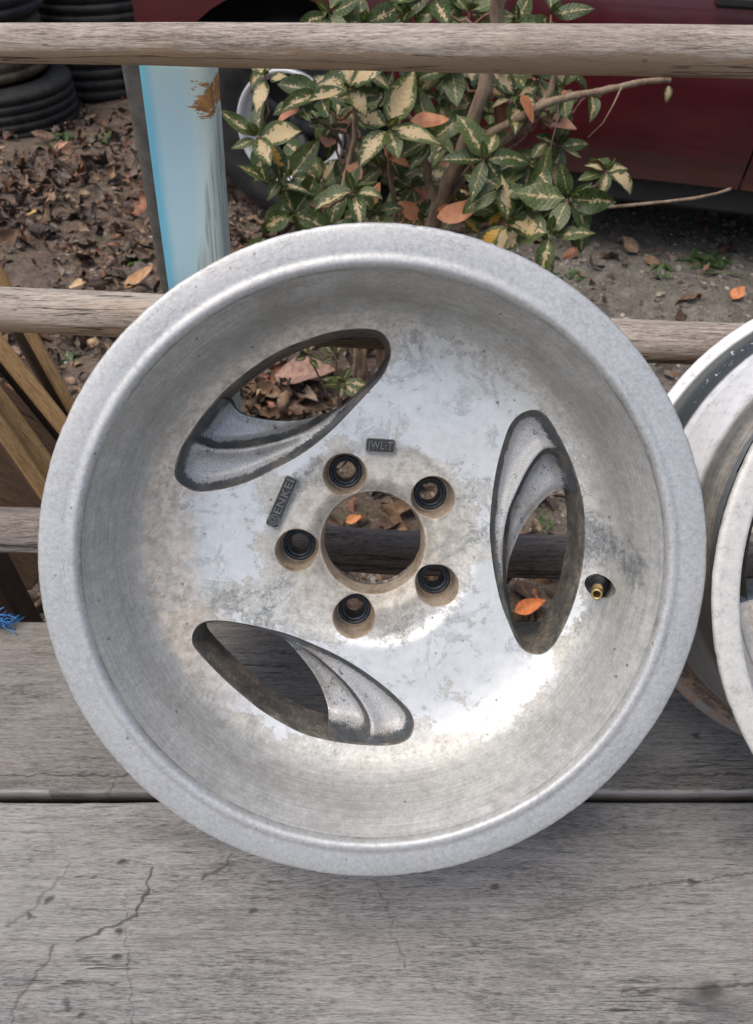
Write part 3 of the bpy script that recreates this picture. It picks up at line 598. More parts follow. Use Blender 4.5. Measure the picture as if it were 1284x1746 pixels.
def pose_wheel(o, X, Y, lean, yaw, spin=0):
    u = Vector((math.cos(yaw), math.sin(yaw), 0)); n = Vector((math.sin(yaw) * math.cos(lean), -math.cos(yaw) * math.cos(lean), math.sin(lean))); v = n.cross(u)
    c = Vector((X, Y, 0)) + v * .215; c.z = .215 * math.cos(lean)
    m = Matrix((u, v, n)).transposed()
    # origin at the foot of the wheel
    o.matrix_world = Matrix.Translation(Vector((X, Y, 0)) if not spin else Vector((X, Y, 0))) @ m.to_4x4()
    o.location.z = .1247                    # the rear flange stands on the board, the front one is lifted by the lean
wheel = make_wheel(M['barrel'], 'big oxidised aluminium wheel face on in the middle, three swept windows, five lug holes', 'wheel', 'alloy wheels leaning on the bench')
LE, YA = R_(35.771), R_(1.2508)
cxy = Vector((-.001, .3182)); ft = Vector((-math.sin(YA) * math.sin(LE), math.cos(YA) * math.sin(LE))) * .215
pose_wheel(wheel, cxy.x - ft.x, cxy.y - ft.y, LE, YA)
# second wheel, a copy of the first with its own metal, turned round its hub
w2 = wheel.copy(); COL.objects.link(w2); SP = R_(38)
def respin(me, a):
    m2 = me.copy(); n = len(m2.vertices); co = np.empty(n * 3, np.float32); m2.vertices.foreach_get('co', co); co = co.reshape(-1, 3)
    x = co[:, 0].copy(); y = co[:, 1] - OY; co[:, 0] = x * math.cos(a) - y * math.sin(a); co[:, 1] = x * math.sin(a) + y * math.cos(a) + OY
    m2.vertices.foreach_set('co', co.ravel()); m2.update(); return m2
for ch in list(wheel.children):
    if ch.name.startswith('maker_plate'): continue
    k = ch.copy(); COL.objects.link(k); k.parent = w2; k.data = respin(ch.data, SP)
    if ch.name.startswith('rim_barrel'):
        bpy.data.objects.remove(k); k = barrel_mesh(4.7, FRONT2).build('rim_barrel', M['neighbour'], w2)
    for g in ch.children:
        kk = g.copy(); COL.objects.link(kk); kk.parent = k; kk.data = respin(g.data, SP)
def sector(a0, a1, r0, r1, n=26):
    P = [(r0 + (r1 - r0) * 0, R_(a0))]; out = []; k = R_(6)
    A0, A1 = R_(a0), R_(a1)
    for t in np.linspace(A0 + k * .5, A1 - k * .5, n): out.append((r1 * math.cos(t) * 1000, r1 * math.sin(t) * 1000))
    for t in np.linspace(A1 - .06, A0 + .06, 8): out.append((r0 * math.cos(t) * 1000, r0 * math.sin(t) * 1000))
    return out
W2W = [(cr(sector(156 + 72 * k, 194 + 72 * k, .092, .1725), True, .002), None, None) for k in range(5)]
for ch in list(w2.children):
    if ch.name.startswith('window_recess'):
        bpy.data.objects.remove(ch)
    elif ch.name.startswith('disc_face'):
        bpy.data.objects.remove(ch)
VALS = VAL; VAL = (-.120, .092)
PR1 = PR; PR = ([.0405, .0425, .046, .050, .072, .0775, .085, .10, .14, .160, .1700, .1760, .1800, .1840, .1875, .1905, .1930, .1950, .1969], [.0950, .0925, .0885, .0860, .0842, .0812, .0806, .078, .074, .0710, .0670, .0600, .0520, .0430, .0340, .0260, .0190, .0120, .0070])
mb2 = disc_mesh(W2W, .1969); VAL = VALS; PR = PR1
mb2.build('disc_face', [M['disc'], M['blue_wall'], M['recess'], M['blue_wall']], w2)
w2['label'] = 'cream lipped wheel cut off by the right edge, black residue on its outer barrel'
LE2, YA2 = .642, -.019
c2 = Vector((.4312, .3094)); f2 = Vector((-math.sin(YA2) * math.sin(LE2), math.cos(YA2) * math.sin(LE2))) * .215
pose_wheel(w2, c2.x - f2.x, c2.y - f2.y, LE2, YA2)

# ------------------------------------------------------------------ bench
def segd(P, pts):
    return dline(P, np.array(pts), False)[0]
def plank(name, x0, x1, y0, y1, th, mat, parent, seed, fy0, cracks, knots, stains_shade=()):
    """long board with slightly wavy worn edges, rounded arrises, and a mask of its own cracks, knots, stain marks and painted wheel shade"""
    st = .0011; xs = np.r_[np.linspace(x0, -.34, 50)[:-1], np.arange(-.34, .46, st), np.linspace(.46, x1, 60)[1:]]
    ins = np.r_[np.arange(y0 + .003, fy0, .02), np.arange(fy0, y1 - .0035, st)] if fy0 > y0 + .01 else np.arange(y0 + .0035, y1 - .0035, st)
    b = .0028; sec = [(y0, -th, 0), (y0, -b, 0), (y0 + b * .3, -b * .3, 0), (y0 + b, 0, 1)] + [(y, 0, 1) for y in ins if y > y0 + b + .0003] + [(y1 - b, 0, 1), (y1 - b * .3, -b * .3, 0), (y1, -b, 0), (y1, -th, 0)]
    S = np.array(sec); m = len(S); nx = len(xs)
    wf = np.array([mnoise.noise((x * 9, seed, 0)) * .0011 + mnoise.noise((x * 45, seed, 1)) * .0005 for x in xs]); wb = np.array([mnoise.noise((x * 9, seed, 7)) * .0011 + mnoise.noise((x * 45, seed, 8)) * .0005 for x in xs]); zt = np.array([mnoise.noise((x * 4, seed, 3)) * .0005 for x in xs])
    t = (S[:, 0] - y0) / (y1 - y0)
    X = np.repeat(xs[:, None], m, 1); Y = S[None, :, 0] + wf[:, None] * (1 - t)[None] + wb[:, None] * t[None]; Z = S[None, :, 1] + zt[:, None] * S[None, :, 2]
    V = np.stack([X, Y, Z], 2).reshape(-1, 3); P = V[:, :2]
    msk = (P[:, 0] > -.36) & (P[:, 0] < .48) & (V[:, 2] > -.01); idx = np.nonzero(msk)[0]; Q = P[idx].copy()
    nz = np.array([(mnoise.noise((x * 60, y * 110, seed)) + .5 * mnoise.noise((x * 160, y * 260, seed)), mnoise.noise((x * 60, y * 110, seed + 20)) + .5 * mnoise.noise((x * 160, y * 260, seed + 20))) for x, y in Q])
    W = Q + nz * (.0050, .0030); W2 = Q + nz * (.0035, .0012) + np.array([(mnoise.noise((x * 12, y * 30, 5 + seed)) * .02, mnoise.noise((x * 12, y * 30, 9 + seed)) * .012) for x, y in Q])
    A = np.zeros((len(V), 4)); A[:, 3] = 1; c = np.zeros(len(Q)); k = np.zeros(len(Q)); s_ = np.zeros(len(Q))
    for pts, wd, stg in cracks: c = np.maximum(c, (1 - sst(segd(W, pts), wd * .35, wd * 1.1)) * stg)
    for kx, ky, rx, ry, stg in knots: k = np.maximum(k, (1 - sst(np.hypot((W[:, 0] - kx) / rx, (W[:, 1] - ky) / ry), .35, 1)) * stg)
    for kx, ky, rx, ry, stg in stains_shade: s_ = np.maximum(s_, (1 - sst(np.hypot((W2[:, 0] - kx) / rx, (W2[:, 1] - ky) / ry), .2, 1)) * stg)
    A[idx, 0] = c; A[idx, 1] = k; A[idx, 2] = s_
    d0 = np.clip((Q[:, 1] - y0), 0, 1); gate = np.array([max(0, min(1, .5 + 2.2 * mnoise.noise((x * 7, seed, 31)) + (1.2 if (x > .13 or x < -.30) else -.25))) for x in Q[:, 0]])
    ew = np.array([.0008 + .0014 * mnoise.noise((x * 60, seed, 13)) for x in Q[:, 0]]); A[idx, 3] = 1 - (1 - sst(d0, ew, ew + .0014)) * gate * (.65 if seed == 2 else .25)
    I = (np.arange(nx - 1)[:, None] * m + np.arange(m - 1)[None]).ravel(); F = np.stack([I, I + m, I + m + 1, I + 1], 1).tolist()
    F += [tuple(range(m)), tuple((nx - 1) * m + q for q in range(m))[::-1]] + [(i * m, i * m + m - 1, (i + 1) * m + m - 1, (i + 1) * m) for i in range(nx - 1)]
    me = bpy.data.meshes.new(name); me.from_pydata(V.tolist(), [], F); me.materials.append(mat); me.polygons.foreach_set('use_smooth', [True] * len(F))
    at_ = me.attributes.new('marks', 'FLOAT_COLOR', 'POINT'); at_.data.foreach_set('color', A.astype(np.float32).ravel()); me.update()
    o = bpy.data.objects.new(name, me); COL.objects.link(o); o.parent = parent; return fixn(o)
bench = empty('display_bench', (0, .2, GZ)); tag(bench, 'long weathered grey timber bench of two wide boards under the wheels', 'bench')
def rel(o, p): o.location = Vector((0, 0, 0)) - p.location; return o
yg = at(642, 1364, z=0).y; yb = at(642, 1059, z=0).y
rel(plank('seat_board', -1.1, 1.5, -.30, yg - .0015, .032, M['bench_front'], bench, 1, .085, front_cracks, front_knots, front_stains_shade), bench)
rel(plank('seat_board', -1.1, 1.5, yg + .0078, yb, .032, M['bench_back'], bench, 2, 0, back_cracks, back_knots), bench)
for x in (-.85, .45, 1.35):
    mb = MB(); mb.box((x, .05, -.062), (.045, .70, .05), bev=.003); rel(mb.build('cross_bearer', M['leg'], bench, False), bench)
for x in (-.85, 1.35):
    for y in (-.22, .34):
        mb = MB(); mb.box((x, y, (GZ - .088) / 2), (.045, .045, -GZ - .088), bev=.003); rel(mb.build('leg', M['leg'], bench, False), bench)
# brown stake by the bench's back corner
mb = MB(); p0 = at(-14, 1000, Y=.60); mb.box((p0.x, .61, (GZ + .12) / 2), (.042, .042, .12 - GZ), bev=.003)
st = mb.build('wooden_stake', M['leg'], None, False); tag(st, 'short dark brown square stake behind the bench corner below the lumber', 'stake')

# ------------------------------------------------------------------ rails of the back rest
def log(name, ax, r0, r1, mat, seed, split=False, parent=None, flat=0.0):
    """ax: list of world points along the log; an uneven, slightly bent, hand-peeled pole"""
    n = 240; seg = 56; A = [Vector(p) for p in ax]; mb = MB(); vs = []
    L = [0]
    for a, b in zip(A[:-1], A[1:]): L.append(L[-1] + (b - a).length)
    for i in range(n):
        s = L[-1] * i / (n - 1); k = max(j for j in range(len(A) - 1) if L[j] <= s + 1e-9); t = (s - L[k]) / (L[k + 1] - L[k]); t = t * t * (3 - 2 * t) * .5 + t * .5
        c = A[k].lerp(A[k + 1], t); c = c + Vector((0, mnoise.noise((c.x * 2.2, seed, 0)) * .006, mnoise.noise((c.x * 2.2, seed, 4)) * .004)); r = r0 + (r1 - r0) * i / (n - 1)
        for q in range(seg):
            an = 2 * math.pi * q / seg; y, z = math.cos(an), math.sin(an)
            rr = r * (1 + .05 * mnoise.noise((c.x * 6, y * 1.2, z * 1.2 + seed)) + .018 * mnoise.noise((c.x * 14, y * 7, z * 7 + seed)) + .010 * mnoise.noise((c.x * 20, y * 22, z * 22 + seed)))
            cr_ = mnoise.noise((c.x * 2.5, y * 9, z * 9 + seed + 3)); rr -= r * .07 * max(0, 1 - abs(cr_) * 16) * max(0, mnoise.noise((c.x * 5, y * 3, z * 3 + seed + 9)))
            if split:
                da = abs((an - math.pi * 1.04 + .05 * mnoise.noise((c.x * 5, 0, seed)) + math.pi) % (2 * math.pi) - math.pi); rr -= r * .30 * math.exp(-(da / .10) ** 2)
            vs.append((c.x, c.y + y * rr, c.z + z * rr))
    fs = [(i * seg + k, i * seg + (k + 1) % seg, (i + 1) * seg + (k + 1) % seg, (i + 1) * seg + k) for i in range(n - 1) for k in range(seg)]
    fs += [tuple(range(seg)), tuple((n - 1) * seg + k for k in range(seg))]
    mb.add(vs, fs); return fixn(mb.build(name, mat, parent))
YR = .612
o = log('rail_pole', [at(-700, 500, Y=YR), at(0, 527, Y=YR), at(260, 540, Y=YR), at(1200, 584, Y=YR), at(2300, 620, Y=YR)], .0205, .0190, M['rail'], 2)
tag(o, 'weathered grey pole at mid height behind the wheels, dark cracks left of big wheel', 'pole', 'peeled poles of the bench back rest')
o = log('rail_pole', [at(-700, 66, Y=YR + .01), at(0, 71, Y=YR + .01), at(260, 73, Y=YR + .01), at(642, 81, Y=YR + .01), at(1284, 89, Y=YR + .01), at(2300, 100, Y=YR + .01)], .0098, .0205, M['rail'], 11)
tag(o, 'pale grey pole across the top of the picture, brown on its underside', 'pole', 'peeled poles of the bench back rest')
o = log('rail_pole', [at(-700, 890, Y=.56), at(0, 905, Y=.56), at(642, 940, Y=.56), at(1284, 962, Y=.56), at(2300, 985, Y=.56)], .0245, .0245, M['rail2'], 23, split=True)
tag(o, 'lowest dark pole with a long split, seen through the hub hole below bench level', 'pole', 'peeled poles of the bench back rest')

# blue post and the grey post behind
def post(name, top, bot, w_, d_, mat, seed, label, cat, yaw=0.0):
    """rounded square post standing on the ground, axis along its own z"""
    ax = (Vector(top) - Vector(bot)); Ln = ax.length; n = 60; seg = 40; mb = MB(); vs = []
    for i in range(n):
        z = Ln * i / (n - 1)
        for q in range(seg):
            an = 2 * math.pi * q / seg; c, s = math.cos(an), math.sin(an); p = 7.0; k = (abs(c) ** p + abs(s) ** p) ** (-1 / p)
            j = 1 + .02 * mnoise.noise((c * 2, s * 2, z * 5 + seed)); vs.append((w_ / 2 * c * k * j, d_ / 2 * s * k * j, z))
    fs = [(i * seg + k, i * seg + (k + 1) % seg, (i + 1) * seg + (k + 1) % seg, (i + 1) * seg + k) for i in range(n - 1) for k in range(seg)]
    fs += [tuple(range(seg))[::-1], tuple((n - 1) * seg + k for k in range(seg))]
    mb.add(vs, fs); o = mb.build(name, mat); o.location = bot; az = ax.normalized(); xx = Vector((1, 0, 0)); xx = (xx - az * xx.dot(az)).normalized(); o.rotation_euler = (Matrix((xx, az.cross(xx), az)).transposed() @ Matrix.Rotation(yaw, 3, 'Z')).to_euler()
    return tag(o, label, cat)
pt = at(306, 107, Y=.68); pb = at(351, 560, Y=.68)
d = (pt - pb) / (pt.z - pb.z); bot = pb + d * (GZ - pb.z); top = pt + d * (at(306, 62, Y=.68).z - pt.z)
post('painted_post', top, bot, .0555, .054, M['blue'], 1, 'sky blue painted timber post with rust stain and worn grain, behind the top pole', 'post')
pt = at(250, 107, Y=.80); pb = at(300, 420, Y=.80); d = (pt - pb) / (pt.z - pb.z); bot = pb + d * (GZ - pb.z); top = pt + d * (at(250, 74, Y=.80).z - pt.z)
post('timber_post', top, bot, .040, .040, M['grey_post'], 4, 'thin dark grey bare post peeping out left of the blue post', 'post')

# lumber leaning at the left
def timber(a, b, wd, deep, dirv, label):
    a, b = Vector(a), Vector(b); L = (b - a).length; X = (b - a).normalized(); Y = Vector(dirv); Y = (Y - X * Y.dot(X)).normalized(); Z = X.cross(Y)
    o_ = MB(); o_.box((0, 0, 0), (L, deep, wd), bev=.0025)
    ob = o_.build('sawn_board', [M['lumber'], M['lumber_face']], None, False)
    for pl in ob.data.polygons:
        if abs(pl.normal.z) > .9: pl.material_index = 1
    ob.matrix_world = Matrix.Translation((a + b) / 2 + Y * deep / 2) @ Matrix((X, Y, Z)).transposed().to_4x4()
    return tag(ob, label, 'board', 'sawn boards leaning left of the big wheel')
def exl(p, q, k0, k1): return (p[0] + (p[0] - q[0]) * k0, p[1] + (p[1] - q[1]) * k0), (q[0] + (q[0] - p[0]) * k1, q[1] + (q[1] - p[1]) * k1)
for (p, q, wp, Ya, Yb, lab) in [
    ((52, 566), (114, 680), .016, .86, .84, 'rightmost sawn board, bright tan edge, touching the bark litter'),
    ((0, 591), (100, 716), .022, .82, .80, 'second sawn board from the right, dusty tan edge'),
    ((0, 687), (76, 790), .026, .79, .77, 'third sawn board from the right, greyish edge'),
    ((0, 727), (67, 824), .020, .76, .74, 'lowest sawn board, orange tan edge nearest the bench')]:
    p2, q2 = exl(p, q, 1.2, .55)
    timber(at(*p2, Y=Ya), at(*q2, Y=Yb), wp, .11, (-.55, .75, -.55), lab)
mb = MB(); a = at(-60, 820, Y=.80); mb.box((0, 0, 0), (.34, .012, .26), bev=.002)
ob = mb.build('wide_board', M['lumber_face'], None, False); ob.location = at(-40, 800, Y=.86); ob.rotation_euler = (R_(-38), R_(50), R_(8)); tag(ob, 'wide dark brown board lying behind the leaning sawn boards', 'board')

# blue rope frayed at the bench corner
def rope_mat():
    b = NB('blue_rope'); n = b.noise(b.o, 500, 4); return b.done(Base_Color=b.ramp(n, [(.35, (.01, .09, .30)), (.6, (.06, .28, .60))]), Roughness=.5)
mb = MB(); c0 = at(-4, 1062, z=.012)
for k in range(30):
    a = c0 + Vector((random.uniform(-.02, .008), random.uniform(-.004, .012), random.uniform(-.006, .006))); pts = [a]; dr = Vector((random.uniform(.2, 1), random.uniform(-.3, .4), random.uniform(-.25, .25))).normalized()
    for j in range(5):
        dr = (dr + Vector((random.uniform(-.4, .4), random.uniform(-.4, .4), random.uniform(-.4, .35)))).normalized(); pts.append(pts[-1] + dr * random.uniform(.002, .0055))
    mb.tube(pts, .0006, 5)
mb.tube([c0 + Vector((-.12, .0, -.004)), c0 + Vector((-.05, .003, -.003)), c0 + Vector((-.02, .002, 0)), c0 + Vector((.003, .002, 0))], [.005, .005, .0055, .002], 8)
o = mb.build('rope', rope_mat()); tag(o, 'frayed end of blue plastic rope on the bench corner at left', 'rope')

# ------------------------------------------------------------------ ground
def gh(x, y):
    n = mnoise.noise((x * 1.1, y * 1.1, 0)) * .05 + mnoise.noise((x * 4, y * 4, 3)) * .018
    if abs(x) < 3 and 0 < y < 5: n += mnoise.noise((x * 17, y * 17, 5)) * .006 + mnoise.noise((x * 48, y * 48, 9)) * .004
    return GZ - .02 + n * min(1, max(.2, (y - .2)))
def axis(lo, hi, step, far):
    c = list(np.arange(lo, hi, step)); a = []; s = step; p = lo
    while p > -far: s *= 1.35; p -= s; a.insert(0, p)
    s = step; p = c[-1]
    while p < far: s *= 1.35; p += s; c.append(p)
    return a + c
gx = axis(-2.6, 2.2, .02, 70); gy = axis(.35, 4.6, .02, 70); nx, ny = len(gx), len(gy)
mb = MB(); mb.add([(x, y, gh(x, y)) for y in gy for x in gx], [(j * nx + i, j * nx + i + 1, (j + 1) * nx + i + 1, (j + 1) * nx + i) for j in range(ny - 1) for i in range(nx - 1)])
def soil():
    b = NB('soil'); v = b.o; x, y, z = b.xyz(v)
    n1 = b.noise(v, 2.2, 6, .6); n2 = b.noise(v, 24, 9, .72); n3 = b.noise(v, 150, 6, .7)
    g = b.math('ADD', b.math('MULTIPLY', n2, .55), b.math('MULTIPLY', n3, .45))
    brown = b.ramp(g, [(.36, (.09, .065, .05)), (.5, (.22, .165, .125)), (.64, (.36, .285, .22))])
    grey = b.ramp(g, [(.36, (.11, .10, .085)), (.5, (.25, .23, .195)), (.64, (.42, .39, .34))])
    side = b.ss(b.math('ADD', x, b.math('MULTIPLY', b.math('SUBTRACT', n1, .5), 1.2)), .05, .5)
    col = b.mix(side, brown, grey)
    gr = b.math('MULTIPLY', b.ss(b.noise(b.vm('ADD', v, (4, 4, 4)).outputs[0], 5, 5, .6), .58, .66), .35)
    col = b.mix(gr, col, (.08, .11, .04))
    peb = b.vor(v, 90); pc = b.vor(v, 90, out='Color')
    pm = b.math('MULTIPLY', b.math('SUBTRACT', 1.0, b.ss(peb, .22, .36)), b.ss(b.noise(v, 9, 3), .45, .6))
    col = b.mix(b.math('MULTIPLY', pm, .55), col, b.ramp(pc, [(.2, (.12, .10, .08)), (.8, (.38, .34, .29))]))
    return b.done(Base_Color=col, Roughness=.95, Specular_IOR_Level=.2, Normal=b.bump(b.math('ADD', b.math('MULTIPLY', g, 1.4), b.math('MULTIPLY', pm, .6)), 1.0, .018))
ground = mb.build('ground', soil()); tag(ground, kind='structure')

# pebbles and leaf litter
def leafmesh(mb, o, X, N, L, W, curl, cup, na=7, nc=4, taper=1.0, att=None, uv=None, wav=0.0):
    """pointed leaf from base o along X with normal N"""
    X = X.normalized(); N = (N - X * N.dot(X)).normalized(); S = X.cross(N); vs = []
    ph = random.random() * 9; c = o.copy(); ang = 0
    for i in range(na + 1):
        t = i / na; wd = W * .5 * (math.sin(math.pi * min(1, t ** .85 * 1.0)) ** .8) * (1 - .25 * t) * 1.15 if 0 < t < 1 else 0.0006
        d = X * math.cos(ang) + N * math.sin(ang)
        nn = N * math.cos(ang) - X * math.sin(ang)
        for j in range(-nc, nc + 1):
            u = j / nc
            vs.append(c + S * (u * wd) + nn * (cup * abs(u) ** 1.5 * wd + wav * W * math.sin(t * 9 + ph + u * 2) * abs(u)))
            if att is not None: att.append((u, t, 0))
        c = c + d * (L / na); ang += curl / na
    m = 2 * nc + 1
    mb.add(vs, [(i * m + k, (i + 1) * m + k, (i + 1) * m + k + 1, i * m + k + 1) for i in range(na) for k in range(m - 1)])
    return len(vs)
litter_cols = [(.30, .19, .12), (.24, .15, .09), (.17, .11, .075), (.11, .075, .055), (.40, .28, .18), (.32, .15, .09), (.25, .20, .16), (.07, .05, .04), (.24, .18, .14), (.09, .07, .06), (.16, .13, .11)]
mb = MB(); colr = []; luv = []
def scatter_leaf(x, y, big=1.0):
    L = random.choice((.022, .03, .04, .05, .065, .085)) * random.uniform(.75, 1.2) * big; W = L * random.uniform(.25, .55); c = random.choice(litter_cols); k = random.uniform(.35, 1.1)
    az = random.uniform(0, 2 * math.pi); X = Vector((math.cos(az), math.sin(az), random.uniform(-.15, .35))); N = Vector((random.gauss(0, .75), random.gauss(0, .75), 1))
    n = leafmesh(mb, Vector((x, y, gh(x, y) + random.uniform(.002, .022))), X, N, L, W, random.uniform(-2.2, 2.4), random.uniform(-.7, 1.1), 5, 2, att=luv, wav=.2)
    colr.extend([(c[0] * k, c[1] * k, c[2] * k, 1)] * n)
cnt = 0
while cnt < 7200:
    x = random.uniform(-2.4, 1.6); y = random.uniform(.6, 4.2)
    dn = 1.0 if x < -.15 else (.55 if y < 2.0 and x < .35 else .10)
    if y > 3.0: dn *= .45
    dn *= .35 + 1.1 * max(0, .5 + mnoise.noise((x * 2.6, y * 2.6, 1)))
    if random.random() < dn: scatter_leaf(x, y); cnt += 1
def litter_mat():
    b = NB('dead_leaf'); c = b.attr('tint', 'Color'); u, t, _ = b.xyz(b.attr('luv', 'Vector'))
    n = b.noise(b.o, 60, 6, .7); col = b.mix(.55, c, b.mix(b.ss(n, .3, .7), (.25, .25, .25), (1.5, 1.5, 1.5)), 'MULTIPLY')
    vein = b.math('SUBTRACT', 1.0, b.ss(b.math('ABSOLUTE', u), .02, .09)); col = b.mix(b.math('MULTIPLY', vein, .25), col, (.45, .32, .2))
    return b.done(Base_Color=col, Roughness=.7, Specular_IOR_Level=.3, Normal=b.bump(n, .5, .004))
mb.att['tint'] = ('POINT', 'FLOAT_COLOR', colr); mb.att['luv'] = ('POINT', 'FLOAT_VECTOR', luv); M['litter'] = litter_mat()
o = mb.build('leaf_litter', M['litter']); tag(o, 'thick brown layer of dead leaves over bare soil', 'leaf litter', kind='stuff')
mb = MB(); ico = [(0, 0, 1)] + [(math.cos(a) * .894, math.sin(a) * .894, .447) for a in np.arange(5) * 1.2566] + [(math.cos(a + .628) * .894, math.sin(a + .628) * .894, -.447) for a in np.arange(5) * 1.2566] + [(0, 0, -1)]
icf = [(0, 1 + k, 1 + (k + 1) % 5) for k in range(5)] + [(1 + k, 6 + k, 1 + (k + 1) % 5) for k in range(5)] + [(1 + (k + 1) % 5, 6 + k, 6 + (k + 1) % 5) for k in range(5)] + [(11, 6 + (k + 1) % 5, 6 + k) for k in range(5)]
colr = []
for k in range(11000):
    x = random.uniform(-1.0, 1.7); y = .5 + 2.2 * random.random() ** 1.2; s = random.choice([.002, .003, .004, .005, .007, .010]) * random.uniform(.6, 1.4)
    if k % 90 == 0: s *= 2.0
    z = gh(x, y); q = Matrix.Rotation(random.random() * 6, 3, 'Z') @ Matrix.Rotation(random.random() * 3, 3, 'X'); sc3 = (random.uniform(.6, 1.3), random.uniform(.6, 1.2), random.uniform(.4, .8))
    mb.add([Vector((x, y, z)) + Matrix.Diagonal((1, 1, .8)) @ (q @ Vector((p[0] * s * sc3[0], p[1] * s * sc3[1], p[2] * s * sc3[2]))) for p in ico], icf)
    c = random.choice([(.30, .26, .21), (.20, .16, .12), (.38, .35, .30), (.13, .10, .08), (.26, .20, .15)]); kk = random.uniform(.6, 1.2); colr.extend([(c[0] * kk, c[1] * kk, c[2] * kk, 1)] * 12)
b = NB('pebble'); n = b.noise(b.o, 120, 5, .7); mp = b.done(Base_Color=b.mix(.5, b.attr('tint', 'Color'), b.mix(n, (.4, .4, .4), (1.5, 1.5, 1.5)), 'MULTIPLY'), Roughness=.9, Normal=b.bump(n, .6, .004))
mb.att['tint'] = ('POINT', 'FLOAT_COLOR', colr); o = mb.build('gravel', mp, None, False); tag(o, 'small grey and brown pebbles strewn over the soil', 'gravel', kind='stuff')

# single fallen leaves that stand out
def fallen(px, py, L, W, col, az, label, cat='leaf', curl=.5, tilt=.15, lift=.012, nrm=(0, -.25, 1)):
    mb = MB(); luv = []; p = at(px, py, z=GZ); p.z = gh(p.x, p.y) + lift
    n = leafmesh(mb, p, Vector((math.cos(R_(az)), math.sin(R_(az)), tilt)), Vector(nrm), L, W, curl, .35, 9, 4, att=luv, wav=.04)
    mb.att['tint'] = ('POINT', 'FLOAT_COLOR', [(*col, 1)] * n); mb.att['luv'] = ('POINT', 'FLOAT_VECTOR', luv)
    mb.v = [tuple(Vector(q) - p) for q in mb.v]; o = mb.build('fallen_leaf', M['litter']); o.location = p; return tag(o, label, cat)
fallen(1246, 512, .058, .036, (.62, .25, .11), 40, 'round orange dead leaf lying alone on gravel at the right edge')
fallen(470, 655, .17, .085, (.34, .21, .16), -18, 'large pinkish brown dead leaf seen through the upper left wheel window', curl=.4, lift=.03)
fallen(876, 1052, .058, .028, (.75, .24, .08), 15, 'bright orange curled leaf seen low in the right wheel window', lift=.03)
fallen(590, 896, .034, .02, (.66, .26, .10), 10, 'orange leaf on gravel seen through the hub hole', lift=.02)
fallen(975, 868, .045, .035, (.60, .26, .12), 80, 'small orange brown leaf seen high in the right wheel window', lift=.02)
fallen(215, 500, .105, .042, (.48, .28, .14), 42, 'long tan leaf lying just above the pole left of the wheel', lift=.03)
fallen(120, 490, .07, .04, (.52, .36, .20), -20, 'pale tan leaf near the left of the middle pole', lift=.02)
fallen(95, 268, .07, .035, (.46, .24, .15), 10, 'reddish brown dead leaf on soil below the left tyre stack', lift=.02)
fallen(50, 368, .05, .03, (.55, .38, .12), -30, 'small yellow dead leaf in the litter at far left', lift=.02)

# weeds
def green_mat(name, c0, c1):
    b = NB(name); n = b.noise(b.o, 45, 5, .6); return b.done(Base_Color=b.ramp(n, [(.35, c0), (.65, c1)]), Roughness=.5)
M['weed'] = green_mat('weed_green', (.03, .06, .02), (.09, .15, .05))
def weed(px, py, s, n, label, flat=.6):
    p = at(px, py, z=GZ); p.z = gh(p.x, p.y); mb = MB()
    for k in range(n):
        az = random.random() * 6.28; r = random.random() * s * .8; o_ = Vector((math.cos(az * 3) * r, math.sin(az * 3) * r, .0)); L = s * random.uniform(.35, .8)
        leafmesh(mb, o_, Vector((math.cos(az), math.sin(az), random.uniform(.2, 1.4) * flat)), Vector((0, 0, 1)), L, L * random.uniform(.18, .4), -.7, .2, 4, 1)
    o = mb.build('weed', M['weed']); o.location = p; return tag(o, label, 'weed', 'small weeds in the soil')
weed(104, 240, .10, 34, 'soft green weed patch below the left tyre stack', .3)
weed(175, 245, .08, 20, 'darker weed right of the soft green patch')
weed(1212, 450, .09, 44, 'largest green weed on gravel at the right under the car')
weed(1130, 470, .06, 16, 'sparse pale weed left of the largest green weed')
weed(978, 462, .05, 30, 'dark green weed beside the big wheel rim at upper right', .4)
weed(925, 895, .035, 14, 'tiny green weed seen in the right wheel window', .4)
weed(238, 445, .06, 16, 'small weed in the litter left of the blue post foot')
weed(115, 595, .05, 14, 'sparse dry weed between lumber and big wheel', .8)

